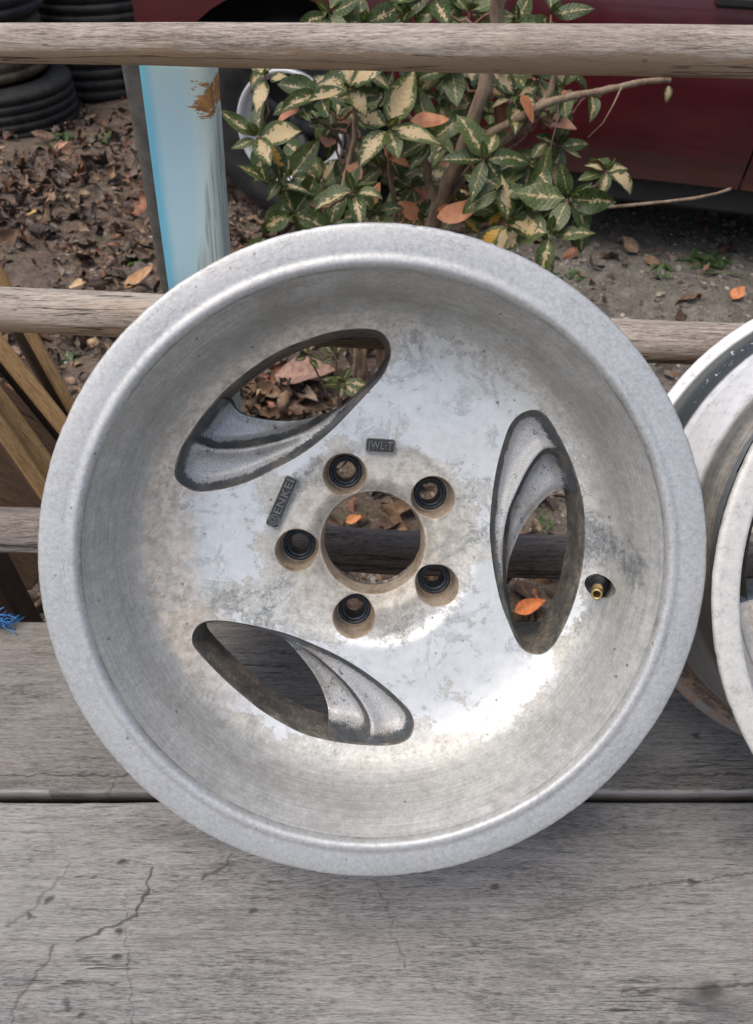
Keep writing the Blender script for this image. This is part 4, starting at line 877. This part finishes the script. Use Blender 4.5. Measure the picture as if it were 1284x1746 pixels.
# ------------------------------------------------------------------ variegated shrub
def leaf_mat():
    b = NB('variegated_leaf'); u, t, _ = b.xyz(b.attr('luv', 'Vector')); q = b.attr('var', 'Color'); wv, hue, rnd = b.xyz(q)
    cv = b.comb(b.math('MULTIPLY', u, 1.6), b.math('MULTIPLY', t, 5.0), b.math('MULTIPLY', rnd, 60))
    n = b.noise(cv, 1.6, 4, .6, 1.0); vor = b.vor(cv, 2.2)
    prof_ = b.math('MULTIPLY', b.math('SINE', b.math('MULTIPLY', t, 3.0)), wv)
    edge = b.math('ADD', prof_, b.math('ADD', b.math('MULTIPLY', b.math('SUBTRACT', n, .5), 2.0), b.math('MULTIPLY', b.math('SUBTRACT', .4, vor), .35)))
    m = b.ss(b.math('SUBTRACT', b.math('ABSOLUTE', u), edge), .03, -.03)
    mid = b.ss(b.math('ABSOLUTE', u), .05, .02); m = b.math('MAXIMUM', m, b.math('MULTIPLY', mid, .7))
    vein = b.math('PINGPONG', b.math('ADD', b.math('MULTIPLY', t, 9), b.math('MULTIPLY', b.math('ABSOLUTE', u), -1.6)), .5)
    gn = b.noise(cv, 3, 3)
    green = b.ramp(b.math('ADD', gn, b.math('MULTIPLY', rnd, .25)), [(.35, (.030, .052, .015)), (.6, (.066, .100, .028)), (.85, (.14, .175, .052))])
    green = b.mix(b.math('MULTIPLY', b.ss(vein, .46, .5), .25), green, (.12, .19, .09))
    cream = b.mix(b.ss(hue, .3, .7), b.mix(gn, (.50, .36, .19), (.70, .57, .33)), (.62, .36, .06))
    col = b.mix(m, green, cream)
    tr = b.node('ShaderNodeBsdfTranslucent', {'Color': b.mix(.5, col, (1.0, 1.0, .45), 'MULTIPLY')}).outputs[0]; ms = b.node('ShaderNodeMixShader', {0: .28, 1: b.p.outputs[0], 2: tr}).outputs[0]; b.t.links.new(ms, b.t.nodes['Material Output'].inputs[0])
    return b.done(Base_Color=col, Roughness=.38, Specular_IOR_Level=.5, Normal=b.bump(b.math('ADD', vein, gn), .35, .002))
def dead_mat():
    b = NB('pink_brown_leaf'); u, t, _ = b.xyz(b.attr('luv', 'Vector')); n = b.noise(b.o, 50, 6, .7); q = b.attr('var', 'Color'); wv, hue, rnd = b.xyz(q)
    col = b.mix(rnd, b.ramp(n, [(.35, (.26, .12, .075)), (.65, (.48, .26, .17))]), b.ramp(n, [(.35, (.30, .10, .035)), (.65, (.52, .20, .07))]))
    vein = b.ss(b.math('ABSOLUTE', u), .06, .02); col = b.mix(b.math('MULTIPLY', vein, .4), col, (.20, .08, .05))
    return b.done(Base_Color=col, Roughness=.55, Normal=b.bump(n, .4, .003))
M['leaf'] = leaf_mat(); M['dead'] = dead_mat()
b = NB('shrub_bark'); n = b.noise(b.scale(b.o, 60, 60, 20), 1.0, 6, .7)
M['bark'] = b.done(Base_Color=b.ramp(n, [(.35, (.14, .09, .055)), (.65, (.36, .27, .18))]), Roughness=.8, Normal=b.bump(n, .6, .003))
b = NB('young_twig'); n = b.noise(b.o, 90, 4); M['twig'] = b.done(Base_Color=b.ramp(n, [(.35, (.10, .045, .03)), (.65, (.24, .13, .08))]), Roughness=.6)
shrub = empty('variegated_shrub', at(650, 690, z=GZ)); tag(shrub, 'low shrub with green and cream blotched leaves behind the top of the big wheel', 'shrub')
SB = shrub.location.copy()
fol = MB(); luv = []; var = []; stems = MB(); twigs = MB(); tip_jobs = []
def leaf(o_, X, N, px, kind, mb=fol):
    dep = (o_ - CAM).dot(FW); L = px * dep / F_PX * random.uniform(.74, .98); W = L * random.uniform(.38, .58)
    mi = 0
    if kind == 'dead': mi = 1; v = (0, 0, random.random())
    elif kind == 'cream': v = (random.uniform(.45, .95), random.random() * .35, random.random())
    elif kind == 'yellow': v = (random.uniform(.45, .8), .9, random.random())
    elif kind == 'green': v = (random.uniform(-.15, .12), 0, random.random())
    else: v = (random.uniform(-.10, .36), random.random() * .4, random.random())
    nf = len(fol.f)
    n = leafmesh(fol, o_ - SB, X, N, L, W, random.uniform(-1.5, .2) if kind != 'dead' else random.uniform(-.5, 1), random.uniform(-.1, .5), 9, 4, att=luv, wav=random.uniform(.01, .06))
    var.extend([(*v, 1)] * n)
    for i in range(nf, len(fol.f)): fol.mi[i] = mi
def rosette(px, py, Y, size, n=6, kinds=('mix',), down=0.0, elev=.22, axis_=None, stem_from=None, rot=None):
    c = at(px, py, Y=Y); ax_ = Vector(axis_ or (random.gauss(0, .2), -.62 + random.gauss(0, .15), .75)).normalized()
    t = ax_.cross(Vector((1, 0, 0))).normalized(); s = ax_.cross(t); r0 = rot if rot is not None else random.random() * 6.28
    for k in range(n):
        a = r0 + k * (2 * math.pi / n) + random.gauss(0, .34); rad = t * math.cos(a) + s * math.sin(a)
        X = (rad + ax_ * (elev + random.gauss(0, .38)) + Vector((0, 0, -down))).normalized(); N = (ax_ - X * ax_.dot(X)).normalized() + Vector((random.gauss(0, .2), random.gauss(0, .2), random.gauss(0, .2)))
        leaf(c - ax_ * .004 * (k % 3) + rad * .006, X, N, size * random.choice((1.08, .95, .8, .62)), random.choice(kinds))
    for k in range(2):
        a = random.random() * 6.28; X = (ax_ + (t * math.cos(a) + s * math.sin(a)) * .5).normalized(); leaf(c, X, t, size * .42, 'green')
    tip_jobs.append((c, ax_, stem_from))
ROS = [ # px, py, Y, leaf px, n, kinds
 (437, 232, 1.38, 88, 6, ('mix', 'mix', 'cream')), (452, 128, 1.42, 70, 5, ('mix', 'cream')), 
 (478, 305, 1.36, 95, 6, ('yellow', 'mix', 'mix')), (500, 365, 1.34, 90, 5, ('mix', 'green')), (603, 325, 1.28, 98, 6, ('mix', 'green', 'mix')),
 (592, 150, 1.40, 92, 5, ('cream', 'mix', 'cream')), (655, 160, 1.50, 75, 6, ('mix', 'green')), (662, 215, 1.38, 108, 5, ('cream', 'cream', 'mix')), 
 (707, 135, 1.48, 80, 5, ('mix', 'green')), (748, 165, 1.52, 85, 5, ('mix', 'green')), (735, 235, 1.45, 95, 6, ('mix', 'green', 'mix')), (800, 150, 1.55, 80, 5, ('cream', 'mix')),
 (828, 268, 1.36, 92, 6, ('mix', 'green', 'mix')), (855, 320, 1.34, 82, 5, ('mix', 'green')), (880, 165, 1.46, 82, 5, ('mix', 'green', 'cream')), (905, 275, 1.40, 82, 5, ('mix', 'mix', 'cream')),
 (970, 338, 1.30, 88, 7, ('mix', 'mix', 'green')), (1036, 290, 1.34, 70, 6, ('mix', 'cream', 'mix')), (918, 335, 1.36, 76, 5, ('mix', 'green')), (865, 382, 1.30, 95, 5, ('cream', 'cream', 'yellow')),
 (938, 400, 1.27, 100, 3, ('cream', 'mix')), (780, 350, 1.42, 78, 5, ('green', 'mix', 'dead')), (705, 320, 1.52, 80, 5, ('mix', 'green')), (650, 285, 1.55, 80, 5, ('mix', 'mix', 'green')),
 (640, 360, 1.46, 80, 5, ('mix', 'green')), (560, 385, 1.36, 80, 5, ('mix', 'green')), (720, 375, 1.45, 75, 5, ('dead', 'green')), (455, 400, 1.36, 85, 3, ('cream', 'mix')),
 (960, 150, 1.50, 62, 4, ('cream', 'mix')), (1008, 160, 1.52, 62, 3, ('cream', 'mix')), (915, 130, 1.55, 70, 5, ('mix',)), (850, 120, 1.5, 75, 5, ('mix', 'cream')), (700, 30, 1.5, 85, 5, ('mix', 'green')), (620, 40, 1.5, 80, 5, ('mix', 'green')), (560, 20, 1.48, 85, 5, ('mix', 'green')), (800, 20, 1.5, 85, 6, ('mix', 'green')), (740, -10, 1.5, 85, 5, ('mix', 'green')), (880, 40, 1.5, 80, 5, ('mix', 'green')), (940, 25, 1.52, 75, 5, ('mix', 'green')), (770, 110, 1.5, 75, 5, ('mix', 'cream')), (620, 110, 1.5, 75, 5, ('mix', 'cream'))]
for (px, py, Y, s, n, kinds) in ROS: rosette(px, py, Y, s, n, kinds, down=.15)
# single leaves: dead ones deep in the shrub and a few hanging ones
for (px, py, Y, s, kind, az) in [(700, 205, 1.42, 85, 'dead', -10), (610, 275, 1.5, 70, 'dead', 250), (655, 250, 1.5, 70, 'dead', -40), (745, 370, 1.36, 85, 'dead', 10), (690, 350, 1.5, 80, 'dead', 30),
        (830, 385, 1.34, 60, 'yellow', 40), (818, 400, 1.36, 45, 'yellow', 130), (905, 385, 1.32, 85, 'cream', 210), (925, 415, 1.27, 95, 'cream', -80), (890, 160, 1.42, 55, 'dead', -60), (1140, 146, 1.5, 38, 'cream', -90), (985, 365, 1.3, 80, 'mix', -75), (962, 385, 1.3, 60, 'mix', -40)]:
    o_ = at(px, py, Y=Y); X = (Vector((math.cos(R_(az)), 0, 0)) + UP * math.sin(R_(az))).normalized(); N = (-FW + Vector((random.gauss(0, .35), 0, .45))).normalized(); leaf(o_, X, N, s, kind)
# filler deeper in the crown
for k in range(44):
    px = random.uniform(470, 960); py = random.uniform(110, 390); Y = random.uniform(1.55, 1.8)
    if py > 360 and px > 850: continue
    rosette(px, py, Y, random.uniform(60, 85), 5, ('mix', 'green', 'green', 'mix', 'mix', 'dead', 'cream'), down=.1)
def bez(a, b, sag, n=12, wob=.006):
    a, b = Vector(a), Vector(b); m = (a + b) / 2 + Vector(sag); out = []
    for i in range(n + 1):
        t = i / n; p = a * (1 - t) ** 2 + m * 2 * t * (1 - t) + b * t * t
        out.append(p + Vector((random.gauss(0, wob), random.gauss(0, wob), random.gauss(0, wob))) * (1 if 0 < i < n else 0) * .5)
    return out
def relp(pts): return [p - SB for p in pts]
nodes = []
main_pts = [ # thick stems, px/py/Y way points, radius from to
 ([(650, 690, None), (690, 520, 1.45), (742, 370, 1.44), (790, 250, 1.42), (830, 130, 1.42), (846, 20, 1.42), (852, -120, 1.40)], .016, .010),
 ([(650, 690, None), (680, 520, 1.47), (738, 375, 1.45), (728, 300, 1.45), (722, 250, 1.45), (705, 210, 1.46), (690, 190, 1.46)], .012, .004),
 ([(790, 250, 1.42), (850, 220, 1.42), (935, 175, 1.42), (1010, 158, 1.43), (1095, 140, 1.45), (1142, 137, 1.47)], .009, .004),
 ([(745, 370, 1.44), (800, 290, 1.44), (880, 225, 1.43), (935, 160, 1.43), (950, 110, 1.43)], .008, .005),
 ([(655, 690, None), (590, 560, 1.44), (575, 400, 1.46), (590, 300, 1.5), (605, 220, 1.5), (600, 120, 1.5)], .009, .004),
 ([(640, 690, None), (600, 560, 1.42), (540, 400, 1.40), (480, 300, 1.38), (440, 235, 1.38)], .008, .0035),
 ([(660, 690, None), (640, 540, 1.46), (672, 380, 1.5), (665, 300, 1.5), (662, 250, 1.48)], .008, .004),
 ([(665, 690, None), (700, 540, 1.42), (800, 420, 1.38), (900, 370, 1.33), (970, 342, 1.31)], .010, .004),
 ([(970, 342, 1.31), (1010, 320, 1.33), (1035, 292, 1.34)], .003, .0022)]
for pts, r0, r1 in main_pts:
    P = [at(px, py, Y=Y) if Y else at(px, py, z=GZ) for px, py, Y in pts]; Q = []
    for i in range(len(P) - 1):
        p0 = P[i - 1] if i else P[i]; p3 = P[i + 2] if i + 2 < len(P) else P[i + 1]
        for k in range(6):
            t = k / 6; Q.append(.5 * ((2 * P[i]) + (P[i + 1] - p0) * t + (2 * p0 - 5 * P[i] + 4 * P[i + 1] - p3) * t * t + (3 * P[i] - p0 - 3 * P[i + 1] + p3) * t ** 3) + Vector((random.gauss(0, .0015), random.gauss(0, .0015), 0)))
    Q.append(P[-1]); n = len(Q); nodes += [(q, r0 + (r1 - r0) * i / (n - 1)) for i, q in enumerate(Q)]
    stems.tube(relp(Q), [(r0 + (r1 - r0) * i / (n - 1)) * (1 + .08 * math.sin(i * 1.7)) for i in range(n)], 9)
for c, ax_, _ in tip_jobs:
    cand = sorted(((c - q).length + (0 if q.z < c.z else .25), i) for i, (q, r) in enumerate(nodes)); q, r = nodes[cand[0][1]]
    if (q - c).length > .01: twigs.tube(relp(bez(q, c, Vector((0, 0, -.03)) - ax_ * .04, 9)), np.linspace(min(r, .0035), .0018, 10), 6)
# bare twig to the right and a hanging curl
tw = [at(*p) for p in ((1040, 353, 1.32), (1085, 349, 1.32), (1135, 344, 1.33), (1185, 338, 1.33), (1222, 330, 1.34), (1246, 322, 1.34))]
stems.tube(relp([at(970, 342, 1.31)] + tw), [.0035, .003, .003, .0027, .003, .0022, .0028], 8)
stems.tube(relp([at(*p) for p in ((1060, 148, 1.43), (1045, 180, 1.42), (1028, 210, 1.42), (1003, 234, 1.42))]), [.0016, .0013, .0012, .0010], 6)
stems.tube(relp([at(*p) for p in ((952, 180, 1.42), (948, 215, 1.42), (940, 245, 1.42), (938, 270, 1.42))]), [.0016, .0014, .0012, .0010], 6)
fol.att['luv'] = ('POINT', 'FLOAT_VECTOR', luv); fol.att['var'] = ('POINT', 'FLOAT_COLOR', var)
stems.add(twigs.v, twigs.f, 1)
fol.build('foliage', [M['leaf'], M['dead']], shrub); stems.build('stems', [M['bark'], M['twig']], shrub)
# young shoot seen through the upper left window
luv0, var0, fol0 = luv, var, fol
seed_root = empty('shrub_seedling', at(585, 700, z=GZ)); tag(seed_root, 'young green and cream shoot seen through the upper left wheel window', 'plant'); SB = seed_root.location.copy()
fol = MB(); luv = []; var = []; tip_jobs = []
rosette(583, 652, 1.22, 44, 7, ('mix', 'green', 'mix'), axis_=(0, -.6, .8)); rosette(527, 606, 1.32, 30, 5, ('mix', 'cream')); rosette(572, 606, 1.34, 28, 4, ('mix',))
tb = MB()
for c, ax_, _ in tip_jobs: tb.tube(relp(bez(SB + Vector((random.uniform(-.01, .01), 0, -.01)), c, (0, 0, -.02), 7, .002)), .0022, 6)
for px0, px1 in ((607, 603), (622, 618)): tb.tube(relp([at(px0, 590, Y=1.30), at(px1, 700, z=GZ)]), .0045, 7)
fol.att['luv'] = ('POINT', 'FLOAT_VECTOR', luv); fol.att['var'] = ('POINT', 'FLOAT_COLOR', var)
fol.build('foliage', [M['leaf'], M['dead']], seed_root); tb.build('stems', M['bark'], seed_root)

# ------------------------------------------------------------------ tyres
def rubber_mat(name, col, dust, k):
    b = NB(name); n = b.noise(b.o, 14, 8, .7); f = b.noise(b.o, 160, 4, .7); m = b.math('MULTIPLY', b.ss(b.math('ADD', n, b.math('MULTIPLY', f, .2)), .45, .75), k)
    return b.done(Base_Color=b.mix(m, col, dust), Roughness=.75, Normal=b.bump(f, .3, .003))
M['tyre'] = rubber_mat('tyre_rubber', (.016, .017, .019), (.10, .09, .07), .35)
M['tyre_dusty'] = rubber_mat('dusty_tyre_rubber', (.06, .05, .035), (.20, .16, .10), .9)
def tyre_prof(R, W, rin):
    P = [(rin, -W * .36), (rin + .012, -W * .40), (rin + (R - rin) * .45, -W * .52), (R - .035, -W * .50), (R - .012, -W * .45), (R - .002, -W * .40)]
    for g in (-.27, -.09, .09, .27):
        P += [(R, (g - .03) * W), (R - .008, (g - .018) * W), (R - .008, (g + .018) * W), (R, (g + .03) * W)]
    P += [(R - .002, W * .40), (R - .012, W * .45), (R - .035, W * .50), (rin + (R - rin) * .45, W * .52), (rin + .012, W * .40), (rin, W * .36), (rin + .004, W * .30), (R - .03, W * .36), (R - .02, 0), (R - .03, -W * .36), (rin + .004, -W * .30)]
    return P
def tyre(loc, R, W, mat, label, rot=(0, 0, 0), rin=.175, group='worn tyres stacked at upper left'):
    mb = MB()
    def jit(i, an): return 0
    mb.lathe(tyre_prof(R, W, rin), 120, closed=True); mb.v = [(x, y, z + W / 2) for x, y, z in mb.v]
    o = fixn(mb.build('tyre', mat)); o.location = loc; o.rotation_euler = rot; return tag(o, label, 'tyre', group)
g0 = GZ - .03
c = at(40, 250, z=g0); e = at(80, 190, Y=c.y); cx_ = e.x - .30
tyre((cx_, c.y + .29, g0), .31, .185, M['tyre'], 'black worn tyre at the bottom of the far left stack')
tyre((cx_ - .07, c.y + .31, g0 + .190), .305, .21, M['tyre_dusty'], 'brown dusty tyre on top of the far left stack')
tyre((cx_ - .03, c.y + .30, g0 + .400), .305, .21, M['tyre'], 'third tyre up on the far left stack, mostly above the top pole')
c = at(150, 180, z=g0)
tyre((c.x, c.y + .31, g0), .31, .24, M['tyre'], 'black tyre lying flat between the far left stack and the blue post')
tyre((c.x + .04, c.y + .33, g0 + .25), .31, .22, M['tyre'], 'upper tyre lying on the flat black tyre beside the blue post')

# ------------------------------------------------------------------ car
def car_paint():
    b = NB('maroon_paint'); v = b.o; x, y, z = b.xyz(v)
    n = b.noise(v, 5, 5, .6); f = b.noise(b.scale(v, 3, 8, 110), 1.0, 4, .6)
    col = b.ramp(b.math('ADD', b.math('MULTIPLY', n, .7), b.math('MULTIPLY', f, .3)), [(.35, (.050, .002, .006)), (.65, (.088, .005, .011))])
    scr = b.math('MULTIPLY', b.ss(b.noise(b.scale(v, 5, 5, 190), 1.0, 2, .5), .70, .76), b.ss(b.noise(b.scale(v, 6, 6, 9), 1.0, 3), .55, .65))
    col = b.mix(b.math('MULTIPLY', scr, .6), col, (.45, .30, .30))
    dust = b.math('MULTIPLY', b.ss(z, .38, .24), .18); col = b.mix(dust, col, (.22, .15, .12))
    return b.done(Base_Color=col, Roughness=.28, Coat_Weight=.6, Coat_Roughness=.08, Normal=b.bump(n, .05, .01))
M['paint'] = car_paint(); M['black'] = plain('black_plastic', (.018, .018, .018), .7); M['under'] = plain('underbody', (.012, .011, .010), .9)
b = NB('car_glass'); M['glass'] = b.done(Base_Color=(.02, .025, .03), Roughness=.06, Specular_IOR_Level=.6)
M['alloy'] = plain('bright_alloy', (.80, .81, .82), .35, .15, nscale=60, var=.1, bump=.05)
M['dull_alloy'] = plain('dull_alloy', (.05, .05, .052), .5, .4, nscale=60); M['lamp'] = plain('lamp_lens', (.55, .56, .58), .15, .2); M['lamp_r'] = plain('red_lens', (.35, .02, .02), .2)
# local frame: x along the car (0 = front wheel, + to the rear), y into the car, z up from the ground
Pr = at(1280, 272, z=GZ + .33); dirx = Vector((.958, -.287, 0)).normalized(); org = Pr - dirx * 1.323; org.z = GZ - .02
car = empty('parked_car', org, (0, 0, math.atan2(dirx.y, dirx.x))); tag(car, 'dark maroon car parked behind the shrub, only its lower side and front wheel seen', 'car')
ZP = [(.235, .045), (.262, .020), (.300, .006), (.326, .000), (.334, -.006), (.345, -.010), (.42, -.016), (.55, -.018), (.66, -.008), (.74, .010), (.80, .035)]
def tz(z): return float(np.interp(z, [p[0] for p in ZP], [p[1] for p in ZP]))
CW = 1.56
def panel(name, s0, s1, arches=(), top=.80, side=0):
    zb = .262; zs = [p[0] for p in ZP if p[0] >= zb and p[0] <= top]
    if zs[-1] < top: zs.append(top)
    loop = [(s0, zb)]; sx = s0
    for (ac, ar, az) in arches:
        h = math.sqrt(ar * ar - (zb - az) ** 2); a0 = math.atan2(zb - az, -h) % (2 * math.pi); a1 = math.atan2(zb - az, h)
        for k in range(25): a = a0 + (a1 - a0) * k / 24; loop.append((ac + ar * math.cos(a), az + ar * math.sin(a)))
    loop += [(s1, zb), (s1, top), (s0, top)]
    pts = [(s, z) for s in np.arange(s0 + .03, s1 - .02, .04) for z in zs[1:-1]]
    pts = np.array([p for p in pts if all(math.hypot(p[0] - ac, p[1] - az) > ar + .01 for ac, ar, az in arches)])
    lp = np.array(loop)
    # split verticals so the crease lines hold
    dens = []
    for i in range(len(lp)):
        a, b_ = lp[i], lp[(i + 1) % len(lp)]; n = max(1, int(np.hypot(*(b_ - a)) / .03)); dens += [a + (b_ - a) * k / n for k in range(n)]
    lp = np.array(dens); cre = [(np.array([(s0 + .001, z), (s1 - .001, z)]), False) for z in (.326, .334)] if not arches else []
    V, Fc = cdt(pts, [(lp, True)] + cre, lambda c: inpoly(c, lp))
    mb = MB(); y = [tz(v[1]) for v in V]
    vs = [(v[0], yy if side == 0 else CW - yy, v[1]) for v, yy in zip(V, y)]; nv = len(vs)
    back = [(p[0], p[1] + (.025 if side == 0 else -.025), p[2]) for p in vs]
    mb.add(vs + back, [tuple(f) for f in Fc] + [tuple(i + nv for i in f)[::-1] for f in Fc]); 
    o = mb.build(name, M['paint'], car, True); return o
arF = [(0, .385, .27)]; arR = [(2.40, .33, .27)]
GAP = 1.318
for side in (0, 1):
    panel('fender', -.44, .50, arF, .78, side); panel('front_door', .505, GAP, (), .80, side); panel('rear_door', GAP + .006, 2.06, (), .80, side); panel('quarter_panel', 2.065, 3.0, arR, .80, side)
mb = MB()
mb.box((.98 + .27, CW / 2, .215), (1.85, CW - .10, .07), bev=.01); mb.box((1.26, CW / 2, .36), (3.2, CW - .16, .20)); mb.box((1.26, CW / 2, .56), (3.3, CW - .42, .3))
mb.build('underbody', M['under'], car, False)
for y in (.060, CW - .060):
    mb = MB(); mb.box((1.25, y, .222), (1.72, .028, .075), bev=.008); mb.build('sill', M['black'], car, False)
# upper body, bonnet, cabin
mb = MB(); sec = [(-.44, .70), (-.30, .78), (.35, .86), (.50, .88)]
def deck(mb, secs, y0, y1, mi=0):
    vs = []
    for s_, z in secs: vs += [(s_, y0, z - .03), (s_, y0 + .10, z), (s_, y1 - .10, z), (s_, y1, z - .03)]
    mb.add(vs, [(4 * i + k, 4 * (i + 1) + k, 4 * (i + 1) + k + 1, 4 * i + k + 1) for i in range(len(secs) - 1) for k in range(3)], mi)
deck(mb, sec, .02, CW - .02); mb.build('bonnet', M['paint'], car)
mb = MB(); deck(mb, [(.48, .84), (.55, .85), (2.2, .85), (2.25, .84)], .03, CW - .03); deck(mb, [(2.2, .84), (2.6, .90), (2.95, .88), (3.0, .80)], .03, CW - .03); mb.build('rear_deck', M['paint'], car)
mb = MB(); deck(mb, [(1.02, 1.30), (1.2, 1.34), (1.9, 1.35), (2.15, 1.31)], .16, CW - .16); mb.build('roof', M['paint'], car)
mb = MB(); yb0, yb1, yt0, yt1 = .05, CW - .05, .17, CW - .17
A = [(.50, yb0, .84), (.50, yb1, .84), (1.03, yt1, 1.29), (1.03, yt0, 1.29)]; B = [(2.55, yb0, .88), (2.55, yb1, .88), (2.13, yt1, 1.30), (2.13, yt0, 1.30)]
mb.add(A, [(0, 1, 2, 3)]); mb.add(B, [(0, 3, 2, 1)]); mb.add([A[0], A[3], B[3], B[0]], [(0, 1, 2, 3)]); mb.add([A[1], A[2], B[2], B[1]], [(0, 3, 2, 1)]); mb.build('windows', M['glass'], car, False)
for y in (.045, CW - .045):
    yt = .165 if y < 1 else CW - .165
    for (s0, s1, z1) in ((.50, 1.03, 1.29), (1.36, 1.40, 1.31), (2.55, 2.13, 1.30)):
        mb = MB(); mb.tube([(s0, y, .84), (s1, yt, z1)], .022, 8); mb.build('window_pillar', M['paint'], car)
for (s, nm) in ((-.47, 'front_bumper'), (3.02, 'rear_bumper')):
    mb = MB(); mb.box((s, CW / 2, .40), (.14, CW - .04, .26), bev=.04); mb.build(nm, M['black'], car)
mb = MB(); mb.box((-.44, CW / 2, .62), (.05, CW - .5, .15), bev=.01); mb.build('grille', M['black'], car, False)
for y in (.20, CW - .20):
    mb = MB(); mb.box((-.445, y, .62), (.06, .28, .14), bev=.02); mb.build('headlight', M['lamp'], car, False)
    mb = MB(); mb.box((3.0, y, .66), (.05, .28, .14), bev=.02); mb.build('tail_light', M['lamp_r'], car, False)
def handle(s):
    mb = MB(); mb.box((s, -.025, .70), (.14, .02, .028), bev=.008); mb.build('door_handle', M['black'], car, False)
handle(1.2); handle(1.95)
def car_wheel(s, y, out):
    mb = MB(); mb.lathe(tyre_prof(.285, .17, .17), 96, closed=True); mb.v = [(x + s, y + z * 1.0, yy + .285) for x, yy, z in mb.v]
    t = fixn(mb.build('wheel', M['tyre'], car))
    rim = MB(); P = [(.138, -.02), (.140, .006), (.147, .010), (.149, .030), (.154, .034), (.156, .052), (.160, .070), (.163, .078), (.168, .080), (.173, .078), (.175, .068), (.172, .05), (.165, -.06), (.150, -.06), (.140, -.02)]
    rim.lathe(P, 72)
    sp = MB()
    for k in range(5):
        a = 2 * math.pi * k / 5; d_ = Vector((math.cos(a), math.sin(a), 0)); sp.tube([d_ * .03 + Vector((0, 0, .005)), d_ * .09 + Vector((0, 0, .012)), d_ * .142 + Vector((0, 0, .0))], [.026, .020, .026], 8)
    sp.lathe([(.0, .026), (.028, .026), (.034, .020), (.040, .0), (.040, -.02)], 32)
    rim.v = [(x + s, y - z * out, yy + .285) for x, yy, z in rim.v]; fixn(rim.build('rim', M['alloy'], t)); sp.v = [(x + s, y - z * out, yy + .285) for x, yy, z in sp.v]; fixn(sp.build('spokes', M['dull_alloy'], t))
    dk = MB(); dk.lathe([(.13, 0), (.0, .0)], 32); dk.v = [(x + s, y + .02 * out, yy + .285) for x, yy, z in dk.v]; dk.build('brake_disc', M['under'], t)
for s in (0, 2.40): car_wheel(s, .10, 1); car_wheel(s, CW - .10, -1)
